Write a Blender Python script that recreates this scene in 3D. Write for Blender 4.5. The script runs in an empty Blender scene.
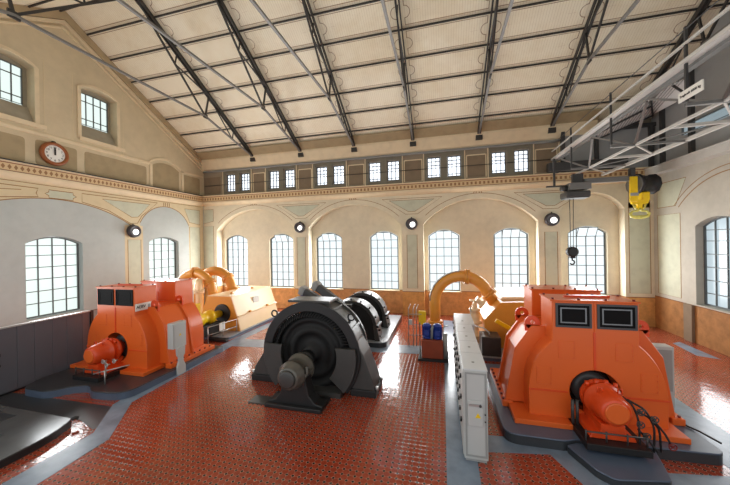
import bpy, bmesh, math, random
from mathutils import Vector, Matrix
random.seed(4)
PI = math.pi
scene = bpy.context.scene
COL = scene.collection

# ------------------------------------------------------------------ materials
def lin(c):
    c = c / 255.0
    return c / 12.92 if c <= 0.04045 else ((c + 0.055) / 1.055) ** 2.4
def rgb(r, g, b): return (lin(r), lin(g), lin(b), 1.0)

class S:
    """a shader value: arithmetic on it adds Math nodes"""
    def __init__(s, t, k): s.t, s.k = t, k
    def m(s, op, *o):
        n = s.t.nodes.new('ShaderNodeMath'); n.operation = op
        for i, v in enumerate((s,) + o):
            if isinstance(v, S): s.t.links.new(v.k, n.inputs[i])
            else: n.inputs[i].default_value = v
        return S(s.t, n.outputs[0])
    def __add__(s, o): return s.m('ADD', o)
    def __sub__(s, o): return s.m('SUBTRACT', o)
    def __mul__(s, o): return s.m('MULTIPLY', o)
    def __truediv__(s, o): return s.m('DIVIDE', o)
    def fract(s): return s.m('FRACT')
    def abs(s): return s.m('ABSOLUTE')
    def mx(s, o): return s.m('MAXIMUM', o)
    def mn(s, o): return s.m('MINIMUM', o)
    def lt(s, v): return s.m('LESS_THAN', v)
    def gt(s, v): return s.m('GREATER_THAN', v)
    def sqrt(s): return s.m('SQRT')
    def inv(s): return (s * -1.0) + 1.0

def new_mat(name):
    m = bpy.data.materials.new(name); m.use_nodes = True
    t = m.node_tree; b = t.nodes['Principled BSDF']
    return m, t, b
def coords(t, kind='Object'):
    tc = t.nodes.new('ShaderNodeTexCoord'); sp = t.nodes.new('ShaderNodeSeparateXYZ')
    t.links.new(tc.outputs[kind], sp.inputs[0])
    return tc.outputs[kind], S(t, sp.outputs[0]), S(t, sp.outputs[1]), S(t, sp.outputs[2])
def mix(t, f, a, b):
    n = t.nodes.new('ShaderNodeMix'); n.data_type = 'RGBA'
    if isinstance(f, S): t.links.new(f.k, n.inputs[0])
    else: n.inputs[0].default_value = f
    for i, v in ((6, a), (7, b)):
        if isinstance(v, tuple): n.inputs[i].default_value = v
        else: t.links.new(v, n.inputs[i])
    return n.outputs[2]
def noise(t, vec, scale, detail=4, rough=.55):
    n = t.nodes.new('ShaderNodeTexNoise'); n.inputs['Scale'].default_value = scale
    n.inputs['Detail'].default_value = detail; n.inputs['Roughness'].default_value = rough
    if vec is not None: t.links.new(vec, n.inputs['Vector'])
    return S(t, n.outputs[0])
def bump(t, b, h, strength=.2, dist=.01):
    n = t.nodes.new('ShaderNodeBump'); n.inputs['Strength'].default_value = strength
    n.inputs['Distance'].default_value = dist
    t.links.new(h.k, n.inputs['Height']); t.links.new(n.outputs[0], b.inputs['Normal'])

def mat(name, c, rough=.5, metal=0., var=.12, scale=3., spec=.5, dark=None):
    """one colour with slight wear mottling"""
    m, t, b = new_mat(name)
    v, x, y, z = coords(t)
    c1 = rgb(*c); d = dark or tuple(k * .72 for k in c)
    n = noise(t, v, scale)
    f = ((n - .45) * (var * 9)).mx(0.).mn(1.)
    t.links.new(mix(t, f, c1, rgb(*d)) if var > 0 else mix(t, 0., c1, c1), b.inputs['Base Color'])
    b.inputs['Roughness'].default_value = rough; b.inputs['Metallic'].default_value = metal
    b.inputs['Specular IOR Level'].default_value = spec
    return m
def emit(name, c, strength):
    m, t, b = new_mat(name)
    b.inputs['Base Color'].default_value = rgb(*[k * .35 for k in c]); b.inputs['Roughness'].default_value = .25
    b.inputs['Emission Color'].default_value = rgb(*c); b.inputs['Emission Strength'].default_value = strength
    return m

M = {}
M['orange'] = mat('orange_paint', (224, 101, 38), .3, var=.06, scale=1.5, dark=(210, 86, 28))
M['red_orange'] = mat('red_orange_paint', (222, 76, 28), .3, var=.08, scale=2, dark=(204, 62, 24))
M['ochre'] = mat('ochre_paint', (222, 152, 62), .35, var=.08, scale=2, dark=(202, 128, 46))
M['cream_steel'] = mat('cream_paint', (244, 212, 168), .35, var=.06, scale=1.5, dark=(232, 190, 140))
M['yellow'] = mat('yellow_paint', (240, 200, 20), .35, var=.06)
M['black_iron'] = mat('black_iron', (30, 30, 31), .45, var=.12, scale=4)
M['black_rotor'] = mat('black_winding', (16, 16, 17), .7, var=.1, scale=8)
M['iron_grey'] = mat('dark_grey_iron', (64, 64, 63), .38, var=.12, scale=4)
M['bearing_grey'] = mat('worn_bearing_iron', (96, 94, 88), .35, .25, var=.14, scale=5)
M['steel'] = mat('bright_steel', (190, 190, 188), .3, .7, var=.08)
M['cab_grey'] = mat('light_grey_enamel', (186, 188, 186), .35, var=.04, scale=1)
M['cab_top'] = mat('pale_grey_lid', (204, 208, 212), .35, var=.05, scale=1.5)
M['mid_grey'] = mat('mid_grey_enamel', (150, 152, 150), .4, var=.05)
M['panel_dark'] = mat('slate_grey_panel', (98, 102, 110), .45, var=.08, scale=1.2)
M['plinth'] = mat('blue_grey_plinth', (84, 97, 116), .3, var=.14, scale=1.3, dark=(62, 72, 88))
M['plinth_pale'] = mat('pale_grey_plinth', (150, 154, 160), .3, var=.1, scale=1.3)
M['plinth_dark'] = mat('dark_grey_plinth', (54, 57, 61), .28, var=.16, scale=1.3, dark=(46, 48, 50))
M['slab_top'] = mat('polished_slab_top', (96, 98, 100), .2, .3, var=.16, scale=1.6, dark=(70, 72, 74))
M['truss'] = mat('dark_truss_steel', (52, 50, 48), .5, var=.1)
M['truss_tie'] = mat('grey_tie_steel', (120, 118, 114), .45, var=.1)
M['crane_pale'] = mat('pale_crane_steel', (196, 194, 188), .4, var=.06)
M['crane_grey'] = mat('grey_crane_steel', (112, 112, 110), .45, var=.1)
M['crane_dark'] = mat('dark_crane_steel', (62, 62, 62), .5, var=.1)
M['frame_grey'] = mat('window_bar_grey', (88, 92, 92), .5, var=.05)
M['frame_taupe'] = mat('taupe_window_frame', (122, 116, 100), .6, var=.08)
M['cream_trim'] = mat('cream_plaster_trim', (224, 206, 172), .7, var=.08, scale=2)
M['olive_panel'] = mat('olive_plaster_panel', (168, 150, 116), .8, var=.12, scale=2.2)
M['rake_tan'] = mat('tan_rake_board', (176, 156, 122), .8, var=.1, scale=2)
M['niche'] = mat('grey_beige_niche', (172, 164, 146), .8, var=.1, scale=2)
M['brown_panel'] = mat('brown_plaster_panel', (134, 116, 94), .8, var=.12, scale=2.2)
M['sage_panel'] = mat('sage_plaster_panel', (198, 200, 178), .8, var=.1, scale=2)
M['line_brown'] = mat('brown_painted_line', (150, 110, 62), .8, var=.05)
M['line_cream'] = mat('cream_painted_band', (214, 198, 162), .8, var=.05)
M['clock_wood'] = mat('brown_clock_case', (150, 84, 40), .4, var=.15, scale=6)
M['white_face'] = mat('white_dial', (236, 236, 230), .4, var=0)
M['ink'] = mat('black_ink', (14, 14, 14), .5, var=0)
M['lamp_rim'] = mat('dark_lamp_rim', (62, 58, 62), .45, var=.1)
M['blue'] = mat('blue_motor_paint', (34, 60, 150), .35, var=.1)
M['rust_red'] = mat('rust_red_paint', (150, 66, 38), .45, var=.12)
M['valve_red'] = mat('dull_red_steel', (120, 34, 30), .45, var=.1)
M['grille'] = mat('grille_frame', (74, 74, 76), .4, .3, var=.05)
M['grille_line'] = mat('silver_grille_edge', (128, 132, 136), .35, .4, var=.05)
M['louvre'] = mat('black_louvre', (12, 12, 14), .7, var=0, spec=.2)
M['rubber'] = mat('black_rubber', (24, 24, 26), .5, var=.05)
M['hook_pale'] = mat('pale_hook_yellow', (206, 196, 96), .4, var=.1)
M['grey_wall'] = mat('dark_grey_sheeting', (156, 158, 158), .6, var=.1, scale=.8)
M['sign_white'] = mat('white_sign', (232, 230, 222), .5, var=.03)
M['glass'] = emit('frosted_daylight_glass', (230, 243, 248), .64)
M['glass_high'] = emit('bright_clerestory_glass', (236, 244, 255), 1.15)
M['glass_left'] = emit('frosted_greenish_glass', (228, 244, 239), .6)
M['glass_blue'] = emit('frosted_bluish_glass', (196, 214, 222), .52)
M['lamp_lens'] = emit('lamp_lens', (255, 252, 246), 1.6)

def tile_material():
    m, t, b = new_mat('red_octagon_tiles')
    v, x, y, z = coords(t)
    s = .145
    p = ((x / s).fract() - .5).abs(); q = ((y / s).fract() - .5).abs()
    joint = p.mx(q).gt(.465)
    corner = (p + q).gt(.76)
    rim = (p + q).gt(.69) * corner.inv()
    n = noise(t, v, .7, 5); n2 = noise(t, v, 9., 2)
    tile = mix(t, ((n - .35) * 2.2).mx(0.).mn(1.), rgb(158, 62, 38), rgb(128, 48, 31))
    tile = mix(t, ((n2 - .5) * 1.6).mx(0.).mn(.5), tile, rgb(178, 88, 62))
    c = mix(t, joint * .35, tile, rgb(190, 140, 112))
    c = mix(t, rim * .62, c, rgb(206, 170, 146))
    c = mix(t, corner, c, rgb(44, 34, 32))
    t.links.new(c, b.inputs['Base Color'])
    r = (n * .1) + .06
    t.links.new(r.k, b.inputs['Roughness'])
    b.inputs['Specular IOR Level'].default_value = .8
    n3 = noise(t, v, 3.2, 3); n4 = noise(t, v, 14., 1)
    bump(t, b, (p.mx(q).gt(.46)).inv() * .5 + n3 * 5.0 + n4 * 1.6, .32, .004)
    return m
M['tiles'] = tile_material()

def strip_material():
    m, t, b = new_mat('grey_floor_strip')
    v, x, y, z = coords(t)
    n = noise(t, v, 1.6, 6)
    t.links.new(mix(t, ((n - .4) * 3).mx(0.).mn(1.), rgb(128, 144, 162), rgb(102, 116, 132)), b.inputs['Base Color'])
    b.inputs['Roughness'].default_value = .24
    return m
M['strip'] = strip_material()

def wall_material(name, top, wains, zw, dirt=.35, wdark=None):
    m, t, b = new_mat(name)
    v, x, y, z = coords(t)
    n = noise(t, v, .55, 6, .6); n2 = noise(t, v, 2.6, 5, .65)
    f = ((n * .6 + n2 * .4 - .42) * 3.2 * dirt * 2).mx(0.).mn(1.)
    up = mix(t, f, rgb(*top), rgb(*[k * .86 for k in top]))
    if wains:
        dn = mix(t, ((n2 - .38) * 3).mx(0.).mn(1.), rgb(*wains), rgb(*(wdark or [k * .82 for k in wains])))
        up = mix(t, z.lt(zw), up, dn)
        up = mix(t, (z - zw).abs().lt(.02), up, rgb(126, 84, 54))
    t.links.new(up, b.inputs['Base Color'])
    b.inputs['Roughness'].default_value = .75
    b.inputs['Specular IOR Level'].default_value = .25
    return m
M['wall_back'] = wall_material('cream_wall_with_ochre_dado', (224, 214, 188), (218, 164, 98), 1.62)
M['wall_bay'] = wall_material('warm_bay_wall', (218, 207, 182), (212, 158, 104), 1.62)
M['wall_left'] = wall_material('pale_grey_wall', (186, 193, 190), (172, 172, 170), 1.5, .25)
M['wall_gable'] = wall_material('olive_cream_gable', (210, 194, 162), None, 0, .3)
M['wall_right'] = wall_material('grey_cream_wall', (192, 187, 174), (174, 124, 76), 1.75)
M['clerestory'] = wall_material('taupe_clerestory', (152, 138, 118), None, 0, .3)

def ceiling_material():
    m, t, b = new_mat('boarded_ceiling_panels')
    v, x, y, z = coords(t)
    p0 = ((((x + 13.85) / 4.05).fract() - .5) * 4.05).abs(); first = x.lt(-13.85)
    p = first * ((x + 16.475).abs() - .6) + first.inv() * p0
    q = (((((y * -1.0) + 20.2) / 1.18).fract() - .5) * 1.365).abs()
    hx, hy, r = 1.84, .54, .25
    rect = (p - hx).mx(q - hy)
    px = p - hx
    dist = (px * px + q * q).sqrt()
    f = rect.mx(dist * -1.0 + r)
    line = f.abs().lt(.016)
    plus = ((p - 1.28).abs().lt(.006) * q.lt(.16)).mx(q.lt(.006) * (p - 1.28).abs().lt(.16))
    board = ((x / .115).fract()).lt(.1)
    n = noise(t, v, .5, 5); n2 = noise(t, v, 3., 4)
    base = mix(t, ((n * .7 + n2 * .3 - .42) * 3).mx(0.).mn(1.), rgb(240, 232, 208), rgb(224, 210, 178))
    base = mix(t, board * .42, base, rgb(168, 142, 108))
    base = mix(t, plus * .3, base, rgb(150, 112, 74))
    base = mix(t, line * .8, base, rgb(132, 98, 64))
    t.links.new(base, b.inputs['Base Color'])
    b.inputs['Roughness'].default_value = .65
    return m
M['ceiling'] = ceiling_material()

def rib_material():
    m, t, b = new_mat('corrugated_sheet')
    v, x, y, z = coords(t)
    s = ((x / .16).fract() - .5).abs()
    t.links.new(mix(t, s.gt(.36), rgb(236, 234, 232), rgb(150, 148, 148)), b.inputs['Base Color'])
    b.inputs['Roughness'].default_value = .5
    bump(t, b, s, .8, .05)
    return m
M['ribbed'] = rib_material()

def frieze_material(name, axis, diamond):
    m, t, b = new_mat(name)
    v, x, y, z = coords(t)
    a = x if axis == 'x' else y
    p = ((a / (.21 if diamond else .25)).fract() - .5).abs()
    q = ((z - 8.64) / .36).abs()
    if diamond: f = (p + q).lt(.34)
    else: f = p.mx(q).lt(.24)
    c = mix(t, f, rgb(210, 184, 142), rgb(150, 112, 74))
    c = mix(t, q.gt(.44), c, rgb(136, 84, 58))
    t.links.new(c, b.inputs['Base Color']); b.inputs['Roughness'].default_value = .7
    return m
M['frieze_left'] = frieze_material('diamond_frieze', 'y', True)
M['frieze_back'] = frieze_material('dentil_frieze', 'x', False)

# ------------------------------------------------------------------ mesh builder
OFF = {}
def root_of(o):
    while o.parent: o = o.parent
    return o
class MB:
    def __init__(s): s.v = []; s.f = []; s.sm = []
    def add(s, vs, fs, smooth=False):
        k = len(s.v); s.v += [tuple(p) for p in vs]
        for f in fs: s.f.append([i + k for i in f]); s.sm.append(smooth)
        return s
    def box(s, x0, x1, y0, y1, z0, z1):
        vs = [(x, y, z) for z in (z0, z1) for y in (y0, y1) for x in (x0, x1)]
        return s.add(vs, [(0, 2, 3, 1), (4, 5, 7, 6), (0, 1, 5, 4), (2, 6, 7, 3), (0, 4, 6, 2), (1, 3, 7, 5)])
    def bar(s, a, b, w, h, up=(0, 0, 1)):
        a, b = Vector(a), Vector(b); d = (b - a).normalized(); u = Vector(up)
        r = d.cross(u)
        if r.length < 1e-4: r = d.cross(Vector((1, 0, 0)))
        r.normalize(); u = r.cross(d); r *= w / 2; u *= h / 2
        vs = [p + i * r + j * u for p in (a, b) for j in (-1, 1) for i in (-1, 1)]
        return s.add(vs, [(0, 1, 3, 2), (4, 6, 7, 5), (0, 4, 5, 1), (2, 3, 7, 6), (0, 2, 6, 4), (1, 5, 7, 3)])
    def tube(s, path, r, n=10, closed=False):
        P = [Vector(p) for p in path]; N = len(P)
        rr = r if isinstance(r, (list, tuple)) else [r] * N
        T = []
        for i in range(N):
            a = P[(i - 1) % N] if (closed or i > 0) else P[i]
            b = P[(i + 1) % N] if (closed or i < N - 1) else P[i]
            T.append((b - a).normalized())
        u = T[0].orthogonal().normalized(); vs = []
        for i in range(N):
            u = (u - T[i] * u.dot(T[i])).normalized(); w = T[i].cross(u)
            for k in range(n):
                an = 2 * PI * k / n
                vs.append(P[i] + (u * math.cos(an) + w * math.sin(an)) * rr[i])
        fs = []
        for i in range(N if closed else N - 1):
            j = (i + 1) % N
            for k in range(n): fs.append((i * n + k, i * n + (k + 1) % n, j * n + (k + 1) % n, j * n + k))
        k0 = len(s.v); s.add(vs, fs, True)
        if not closed:
            s.f.append([k0 + k for k in range(n)][::-1]); s.sm.append(False)
            s.f.append([k0 + (N - 1) * n + k for k in range(n)]); s.sm.append(False)
        return s
    def cyl(s, a, b, r, r2=None, n=24): return s.tube([a, b], [r, r if r2 is None else r2], n)
    def lathe(s, c, axis, prof, n=32):
        """prof = [(distance along axis, radius)] from point c"""
        c = Vector(c); d = Vector(axis).normalized(); u = d.orthogonal().normalized(); w = d.cross(u)
        vs = []
        for t, r in prof:
            for k in range(n):
                an = 2 * PI * k / n; vs.append(c + d * t + (u * math.cos(an) + w * math.sin(an)) * r)
        fs = [(i * n + k, i * n + (k + 1) % n, (i + 1) * n + (k + 1) % n, (i + 1) * n + k) for i in range(len(prof) - 1) for k in range(n)]
        k0 = len(s.v); s.add(vs, fs, True)
        for i, fl in ((0, True), (len(prof) - 1, False)):
            if prof[i][1] > 1e-3:
                f = [k0 + i * n + k for k in range(n)]; s.f.append(f[::-1] if fl else f); s.sm.append(False)
        return s
    def prism(s, poly, axis, a0, a1, smooth=False):
        def P(p, a):
            return (a, p[0], p[1]) if axis == 'x' else ((p[0], a, p[1]) if axis == 'y' else (p[0], p[1], a))
        n = len(poly)
        vs = [P(p, a0) for p in poly] + [P(p, a1) for p in poly]
        s.add(vs, [list(range(n))[::-1], list(range(n, 2 * n))])
        k0 = len(s.v) - 2 * n
        for i in range(n):
            s.f.append([k0 + i, k0 + (i + 1) % n, k0 + n + (i + 1) % n, k0 + n + i]); s.sm.append(smooth)
        return s
    def band(s, outer, inner, axis, a0, a1, closed=True):
        """plate between two outlines of the same length"""
        def P(p, a):
            return (a, p[0], p[1]) if axis == 'x' else ((p[0], a, p[1]) if axis == 'y' else (p[0], p[1], a))
        n = len(outer)
        vs = [P(p, a) for a in (a0, a1) for L in (outer, inner) for p in L]
        fs = []
        for i in range(n if closed else n - 1):
            j = (i + 1) % n
            fs += [(i, j, n + j, n + i), (2 * n + i, 3 * n + i, 3 * n + j, 2 * n + j), (i, 2 * n + i, 2 * n + j, j), (n + i, n + j, 3 * n + j, 3 * n + i)]
        if not closed:
            for i in (0, n - 1): fs.append((i, n + i, 3 * n + i, 2 * n + i))
        return s.add(vs, fs)
    def build(s, name, m, parent=None, bevel=0., seg=2, loc=None):
        me = bpy.data.meshes.new(name); o = bpy.data.objects.new(name, me); COL.objects.link(o)
        off = Vector((0, 0, 0))
        if parent is not None:
            o.parent = parent; off = Vector(OFF.get(root_of(parent).name, (0, 0, 0)))
        elif loc is not None:
            off = Vector(loc); o.location = off; OFF[o.name] = tuple(off)
        me.from_pydata([Vector(p) - off for p in s.v], [], s.f)
        for i, p in enumerate(me.polygons): p.use_smooth = s.sm[i]
        bm = bmesh.new(); bm.from_mesh(me); bmesh.ops.recalc_face_normals(bm, faces=bm.faces); bm.to_mesh(me); bm.free()
        me.materials.append(M[m] if isinstance(m, str) else m)
        if bevel:
            b = o.modifiers.new('bevel', 'BEVEL'); b.width = bevel; b.segments = seg; b.limit_method = 'ANGLE'; b.angle_limit = math.radians(40)
        return o
def tag(o, label=None, cat=None, group=None, kind=None):
    if label: o['label'] = label
    if cat: o['category'] = cat
    if group: o['group'] = group
    if kind: o['kind'] = kind
    return o
def thing(name, label, cat, loc, group=None):
    o = bpy.data.objects.new(name, None); COL.objects.link(o); o.location = loc; o.empty_display_size = .2
    OFF[o.name] = tuple(loc)
    return tag(o, label, cat, group)
def struct(mb, name, m, parent=None, label=None, **k):
    o = mb.build(name, m, parent, **k)
    return tag(o, label, kind='structure') if parent is None else o
def text(name, body, m, parent, pos, rot, size, depth=.004):
    cu = bpy.data.curves.new(name, 'FONT'); cu.body = body; cu.size = size; cu.extrude = depth
    cu.align_x = 'CENTER'; cu.align_y = 'CENTER'
    tmp = bpy.data.objects.new(name, cu); me = bpy.data.meshes.new_from_object(tmp); bpy.data.objects.remove(tmp)
    me.materials.clear(); me.materials.append(M[m])
    o = bpy.data.objects.new(name, me); COL.objects.link(o); o.parent = parent
    o.location = Vector(pos) - Vector(OFF[root_of(parent).name]); o.rotation_euler = rot
    return o
def copy_tree(o, parent=None, shift=None):
    c = o.copy(); COL.objects.link(c); c.parent = parent
    if shift is not None: c.location = o.location + Vector(shift); 
    for ch in list(o.children): copy_tree(ch, c)
    return c
def arc(cx, cz, rx, a0, a1, n=16, rz=None):
    rz = rx if rz is None else rz
    return [(cx + rx * math.cos(a0 + (a1 - a0) * i / n), cz + rz * math.sin(a0 + (a1 - a0) * i / n)) for i in range(n + 1)]
def rounded(pts, r, n=6):
    """round the corners of a polygon; r a number or one radius per corner"""
    out = []; N = len(pts)
    for i, p in enumerate(pts):
        rr = r[i] if isinstance(r, (list, tuple)) else r
        p = Vector(p); a = Vector(pts[i - 1]) - p; b = Vector(pts[(i + 1) % N]) - p
        if rr <= 0: out.append(tuple(p)); continue
        k = min(rr, a.length * .49, b.length * .49); A = p + a.normalized() * k; B = p + b.normalized() * k
        for j in range(n + 1):
            s = j / n; out.append(tuple(A * (1 - s) ** 2 + p * 2 * s * (1 - s) + B * s * s))
    return out
def seg_arch(ac, hw, zs, zc, n=14):
    h = max(zc - zs, 1e-4); R = (hw * hw + h * h) / (2 * h)
    return [(ac + hw * k, zc - R + math.sqrt(max(R * R - (hw * k) ** 2, 0))) for k in [-1 + 2 * i / n for i in range(n + 1)]]

# ------------------------------------------------------------------ the hall
XL, XR, YF, YB = -18.75, 11.5, -0.8, 20.2
RY, RZ, SL = 11.0, 17.1, .58                     # roof ridge and slope
def roof_z(y): return RZ - SL * abs(y - RY)
WB = lambda a, z, d=0.: (a, YB + d, z)           # wall frames: a along the wall, z up, d into the wall
WL = lambda a, z, d=0.: (XL - d, a - .15, z)   # paint and openings of the left wall sit a hand's width nearer
WR = lambda a, z, d=0.: (XR + d, a, z)

def wall_layer(mb, W, a0, a1, z0, ztop, ops, d0, d1, n=14):
    """wall sheet at depth d0 with arched openings (ac, hw, zb, zs, zc); reveals run to depth d1"""
    zt = ztop if callable(ztop) else (lambda a: ztop)
    cuts = {a0, a1}; arcs = []
    for o in ops:
        A = seg_arch(*o[:2], o[3], o[4], n); arcs.append(A)
        cuts |= {round(p[0], 5) for p in A}
    if callable(ztop): cuts |= {RY, RY + .15}
    cuts = sorted(c for c in cuts if a0 - 1e-6 <= c <= a1 + 1e-6)
    def az(k, a):
        A = arcs[k]
        for p, q in zip(A, A[1:]):
            if p[0] - 1e-4 <= a <= q[0] + 1e-4: return p[1] + (q[1] - p[1]) * (a - p[0]) / (q[0] - p[0])
    def quad(p): mb.add(p, [(0, 1, 2, 3)])
    for a, b in zip(cuts, cuts[1:]):
        mid = (a + b) / 2; lo = (z0, z0)
        for k in sorted((k for k, o in enumerate(ops) if abs(mid - o[0]) < o[1]), key=lambda k: ops[k][2]):
            if ops[k][2] > lo[0] + 1e-4: quad([W(a, lo[0], d0), W(b, lo[1], d0), W(b, ops[k][2], d0), W(a, ops[k][2], d0)])
            lo = (az(k, a), az(k, b))
            quad([W(a, lo[0], d0), W(b, lo[1], d0), W(b, lo[1], d1), W(a, lo[0], d1)])
        quad([W(a, lo[0], d0), W(b, lo[1], d0), W(b, zt(b), d0), W(a, zt(a), d0)])
    for ac, hw, zb, zs, zc in ops:
        for s in (-1, 1): quad([W(ac + s * hw, zb, d0), W(ac + s * hw, zs, d0), W(ac + s * hw, zs, d1), W(ac + s * hw, zb, d1)])
        if zb > z0 + 1e-4: quad([W(ac - hw, zb, d0), W(ac + hw, zb, d0), W(ac + hw, zb, d1), W(ac - hw, zb, d1)])
    return mb
def plate(mb, W, outline, d0, d1):
    n = len(outline); vs = [W(a, z, d0) for a, z in outline] + [W(a, z, d1) for a, z in outline]
    mb.add(vs, [list(range(n)), list(range(n, 2 * n))] + [(i, (i + 1) % n, n + (i + 1) % n, n + i) for i in range(n)])
    return mb
def ribbon(mb, W, pts, w, d=-.006, closed=False):
    """painted line of width w along pts on a wall"""
    P = [Vector(p) for p in pts]; N = len(P); L = []
    for i in range(N):
        a = P[i - 1] if (i > 0 or closed) else P[i]; b = P[(i + 1) % N] if (i < N - 1 or closed) else P[i]
        t = b - a
        t = t.normalized() if t.length > 1e-6 else Vector((1, 0)); nn = Vector((-t[1], t[0])) * (w / 2)
        L.append((P[i] + nn, P[i] - nn))
    for i in range(N if closed else N - 1):
        (a, b), (c, e) = L[i], L[(i + 1) % N]
        vs = [W(*p, d) for p in (a, b, e, c)] + [W(*p, 0.) for p in (a, b, e, c)]
        mb.add(vs, [(0, 1, 2, 3), (0, 4, 5, 1), (1, 5, 6, 2), (2, 6, 7, 3), (3, 7, 4, 0)])
    return mb
def frame_outline(ac, hw, zb, zs, zc):
    return [(ac - hw, zb)] + seg_arch(ac, hw, zs, zc) + [(ac + hw, zb)]

wn = [0]
def window(W, ac, hw, zb, zs, zc, d, cols, rows, glass, label, hopper=False, barw=.035, frame='frame_grey', fw=.06):
    wn[0] += 1
    out = frame_outline(ac, hw, zb, zs, zc); inn = frame_outline(ac, hw - fw, zb + fw, zs, zc - fw)
    mb = MB(); n = len(out)
    for dd in (d - .05, d + .05):
        k = len(mb.v); mb.v += [W(a, z, dd) for a, z in out] + [W(a, z, dd) for a, z in inn]
        for i in range(n):
            j = (i + 1) % n; mb.f.append([k + i, k + j, k + n + j, k + n + i]); mb.sm.append(False)
    for i in range(n):
        j = (i + 1) % n; mb.f.append([n + i, n + j, 3 * n + j, 3 * n + i]); mb.sm.append(False)
    w = mb.build('window_%d' % wn[0], frame)
    tag(w, label, 'window', kind='structure')
    A = seg_arch(ac, hw, zs, zc, 40)
    top = lambda a: min(A, key=lambda p: abs(p[0] - a))[1]
    bars = MB(); b = barw / 2
    for i in range(1, cols):
        a = ac - hw + 2 * hw * i / cols
        plate(bars, W, [(a - b, zb), (a + b, zb), (a + b, top(a)), (a - b, top(a))], d - .04, d + .02)
    for z in rows:
        plate(bars, W, [(ac - hw, z - b), (ac + hw, z - b), (ac + hw, z + b), (ac - hw, z + b)], d - .035, d + .02)
    bars.build('glazing_bars', frame, w)
    g = MB(); plate(g, W, out, d + .03, d + .05); g.build('pane', glass, w)
    if hopper:
        q = 2 * hw / cols; z1 = max(rows); h = top(ac) - z1 - .06; lean = .3
        for f, m, k in ((MB(), frame, 0), (MB(), glass, 1)):
            def P(a, s, e=0.): return W(a, z1 + s * h * .97, d - .05 - lean * s - e)
            if k == 0:
                for a in (ac - q, ac, ac + q): f.bar(P(a, 0), P(a, 1), .035, .035)
                f.bar(P(ac - q, 1), P(ac + q, 1), .035, .035); f.bar(P(ac - q, 0), P(ac + q, 0), .04, .04)
                v = f.build('hopper_vent', m, w)
            else:
                f.add([P(ac - q, 0), P(ac + q, 0), P(ac + q, 1), P(ac - q, 1)] + [P(ac - q, 0, -.01), P(ac + q, 0, -.01), P(ac + q, 1, -.01), P(ac - q, 1, -.01)],
                      [(0, 1, 2, 3), (7, 6, 5, 4), (0, 4, 5, 1), (1, 5, 6, 2), (2, 6, 7, 3), (3, 7, 4, 0)]).build('vent_pane', m, v)
    return w

# floor and its grey strips
struct(MB().box(XL - .5, XR + .5, YF, YB + .9, -.3, 0), 'floor', 'tiles', label='red floor of small octagonal tiles with dark dots')
def strip(name, poly, label, m='strip', z=.006):
    o = MB().prism(poly, 'z', -.01, z).build(name, m); return tag(o, label, kind='structure')
strip('trim_1', [(-10.55, 19.6), (-10.75, 14.3), (-10.65, 10), (-10.4, 8.3), (-10.15, 7.1), (-9.15, 5.9), (-9.1, 3.5), (-8.3, 3.5), (-8.45, 5.8), (-9.7, 7.35), (-9.9, 10), (-10.2, 14.1), (-10.05, 19.6)], 'grey strip in the floor bending past the left generator')
strip('trim_2', [(-14.9, 6.2), (-10.2, 6.25), (-9.3, 6.0), (-9.5, 7.0), (-10.2, 7.0), (-14.9, 6.9)], 'dark grey floor band before the slate panel screen', 'plinth_dark', z=.004)
strip('trim_3', [(-10.3, 12.5), (.0, 13.5), (.0, 14.55), (-10.3, 13.6)], 'grey strip crossing the floor behind the black generator', z=.004)
strip('trim_4', [(.02, 6.0), (.02, 19.4), (.7, 19.4), (.7, 6.0)], 'grey strip in the floor under the control cabinets')
strip('trim_5', [(.9, 7.5), (2.35, 7.75), (2.85, 6.6), (4.5, 6.6), (4.75, 7.25), (6.75, 7.7), (6.95, 8.6), (6.95, 12.3), (6.0, 12.3), (5.9, 7.9), (4.6, 7.7), (2.7, 8.3), (.9, 8.15)], 'blue grey apron in the floor around the right generator', z=.005)
strip('trim_13', [(10.3, 15.6), (10.9, 15.3), (10.9, 17.5), (10.45, 17.2)], 'blue grey drain strip in the floor along the right wall', z=.004)

# back wall: piers with four segmental bays
bays = [(-14.08, 3.42), (-6.07, 3.43), (2.25, 3.44), (8.5, 1.62)]
ops = [(c, h, 0., 6.15 if h > 2 else 6.7, 7.7) for c, h in bays]
wb = struct(wall_layer(MB(), WB, XL, XR, 0, 8.5, ops, 0., .6, 28), 'wall_back', 'wall_back', label='cream back wall with arched window bays')
bw = [-16.15, -12.1, -8.15, -4.0, .12, 4.28, 8.5]
wops = [(c, 1.03, 1.6, 5.36, 5.76) for c in bw]
wall_layer(MB(), WB, XL, XR, 0, 8.5, wops, .6, .85).build('bay_wall', 'wall_bay', wb)
names = ['back window hidden low by the cream turbine casing', 'second back window from the left corner', 'third back window from the left, behind the black generator',
         'fourth back window from the left, beside the grey arch pier', 'back window behind the big ochre pipe', 'back window left of the pier with the right-hand lamp', 'back window behind the hanging crane hook']
for i, c in enumerate(bw):
    window(WB, c, 1.0, 1.62, 5.34, 5.74, .8, 4, [2.2, 2.78, 3.37, 3.97, 4.56, 5.14], 'glass', names[i], hopper=i != 0)
    sill = MB(); sill.box(c - 1.1, c + 1.1, YB + .5, YB + .85, 1.55, 1.61); sill.build('window_sill', 'cream_trim', bpy.data.objects['window_%d' % wn[0]])
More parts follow.
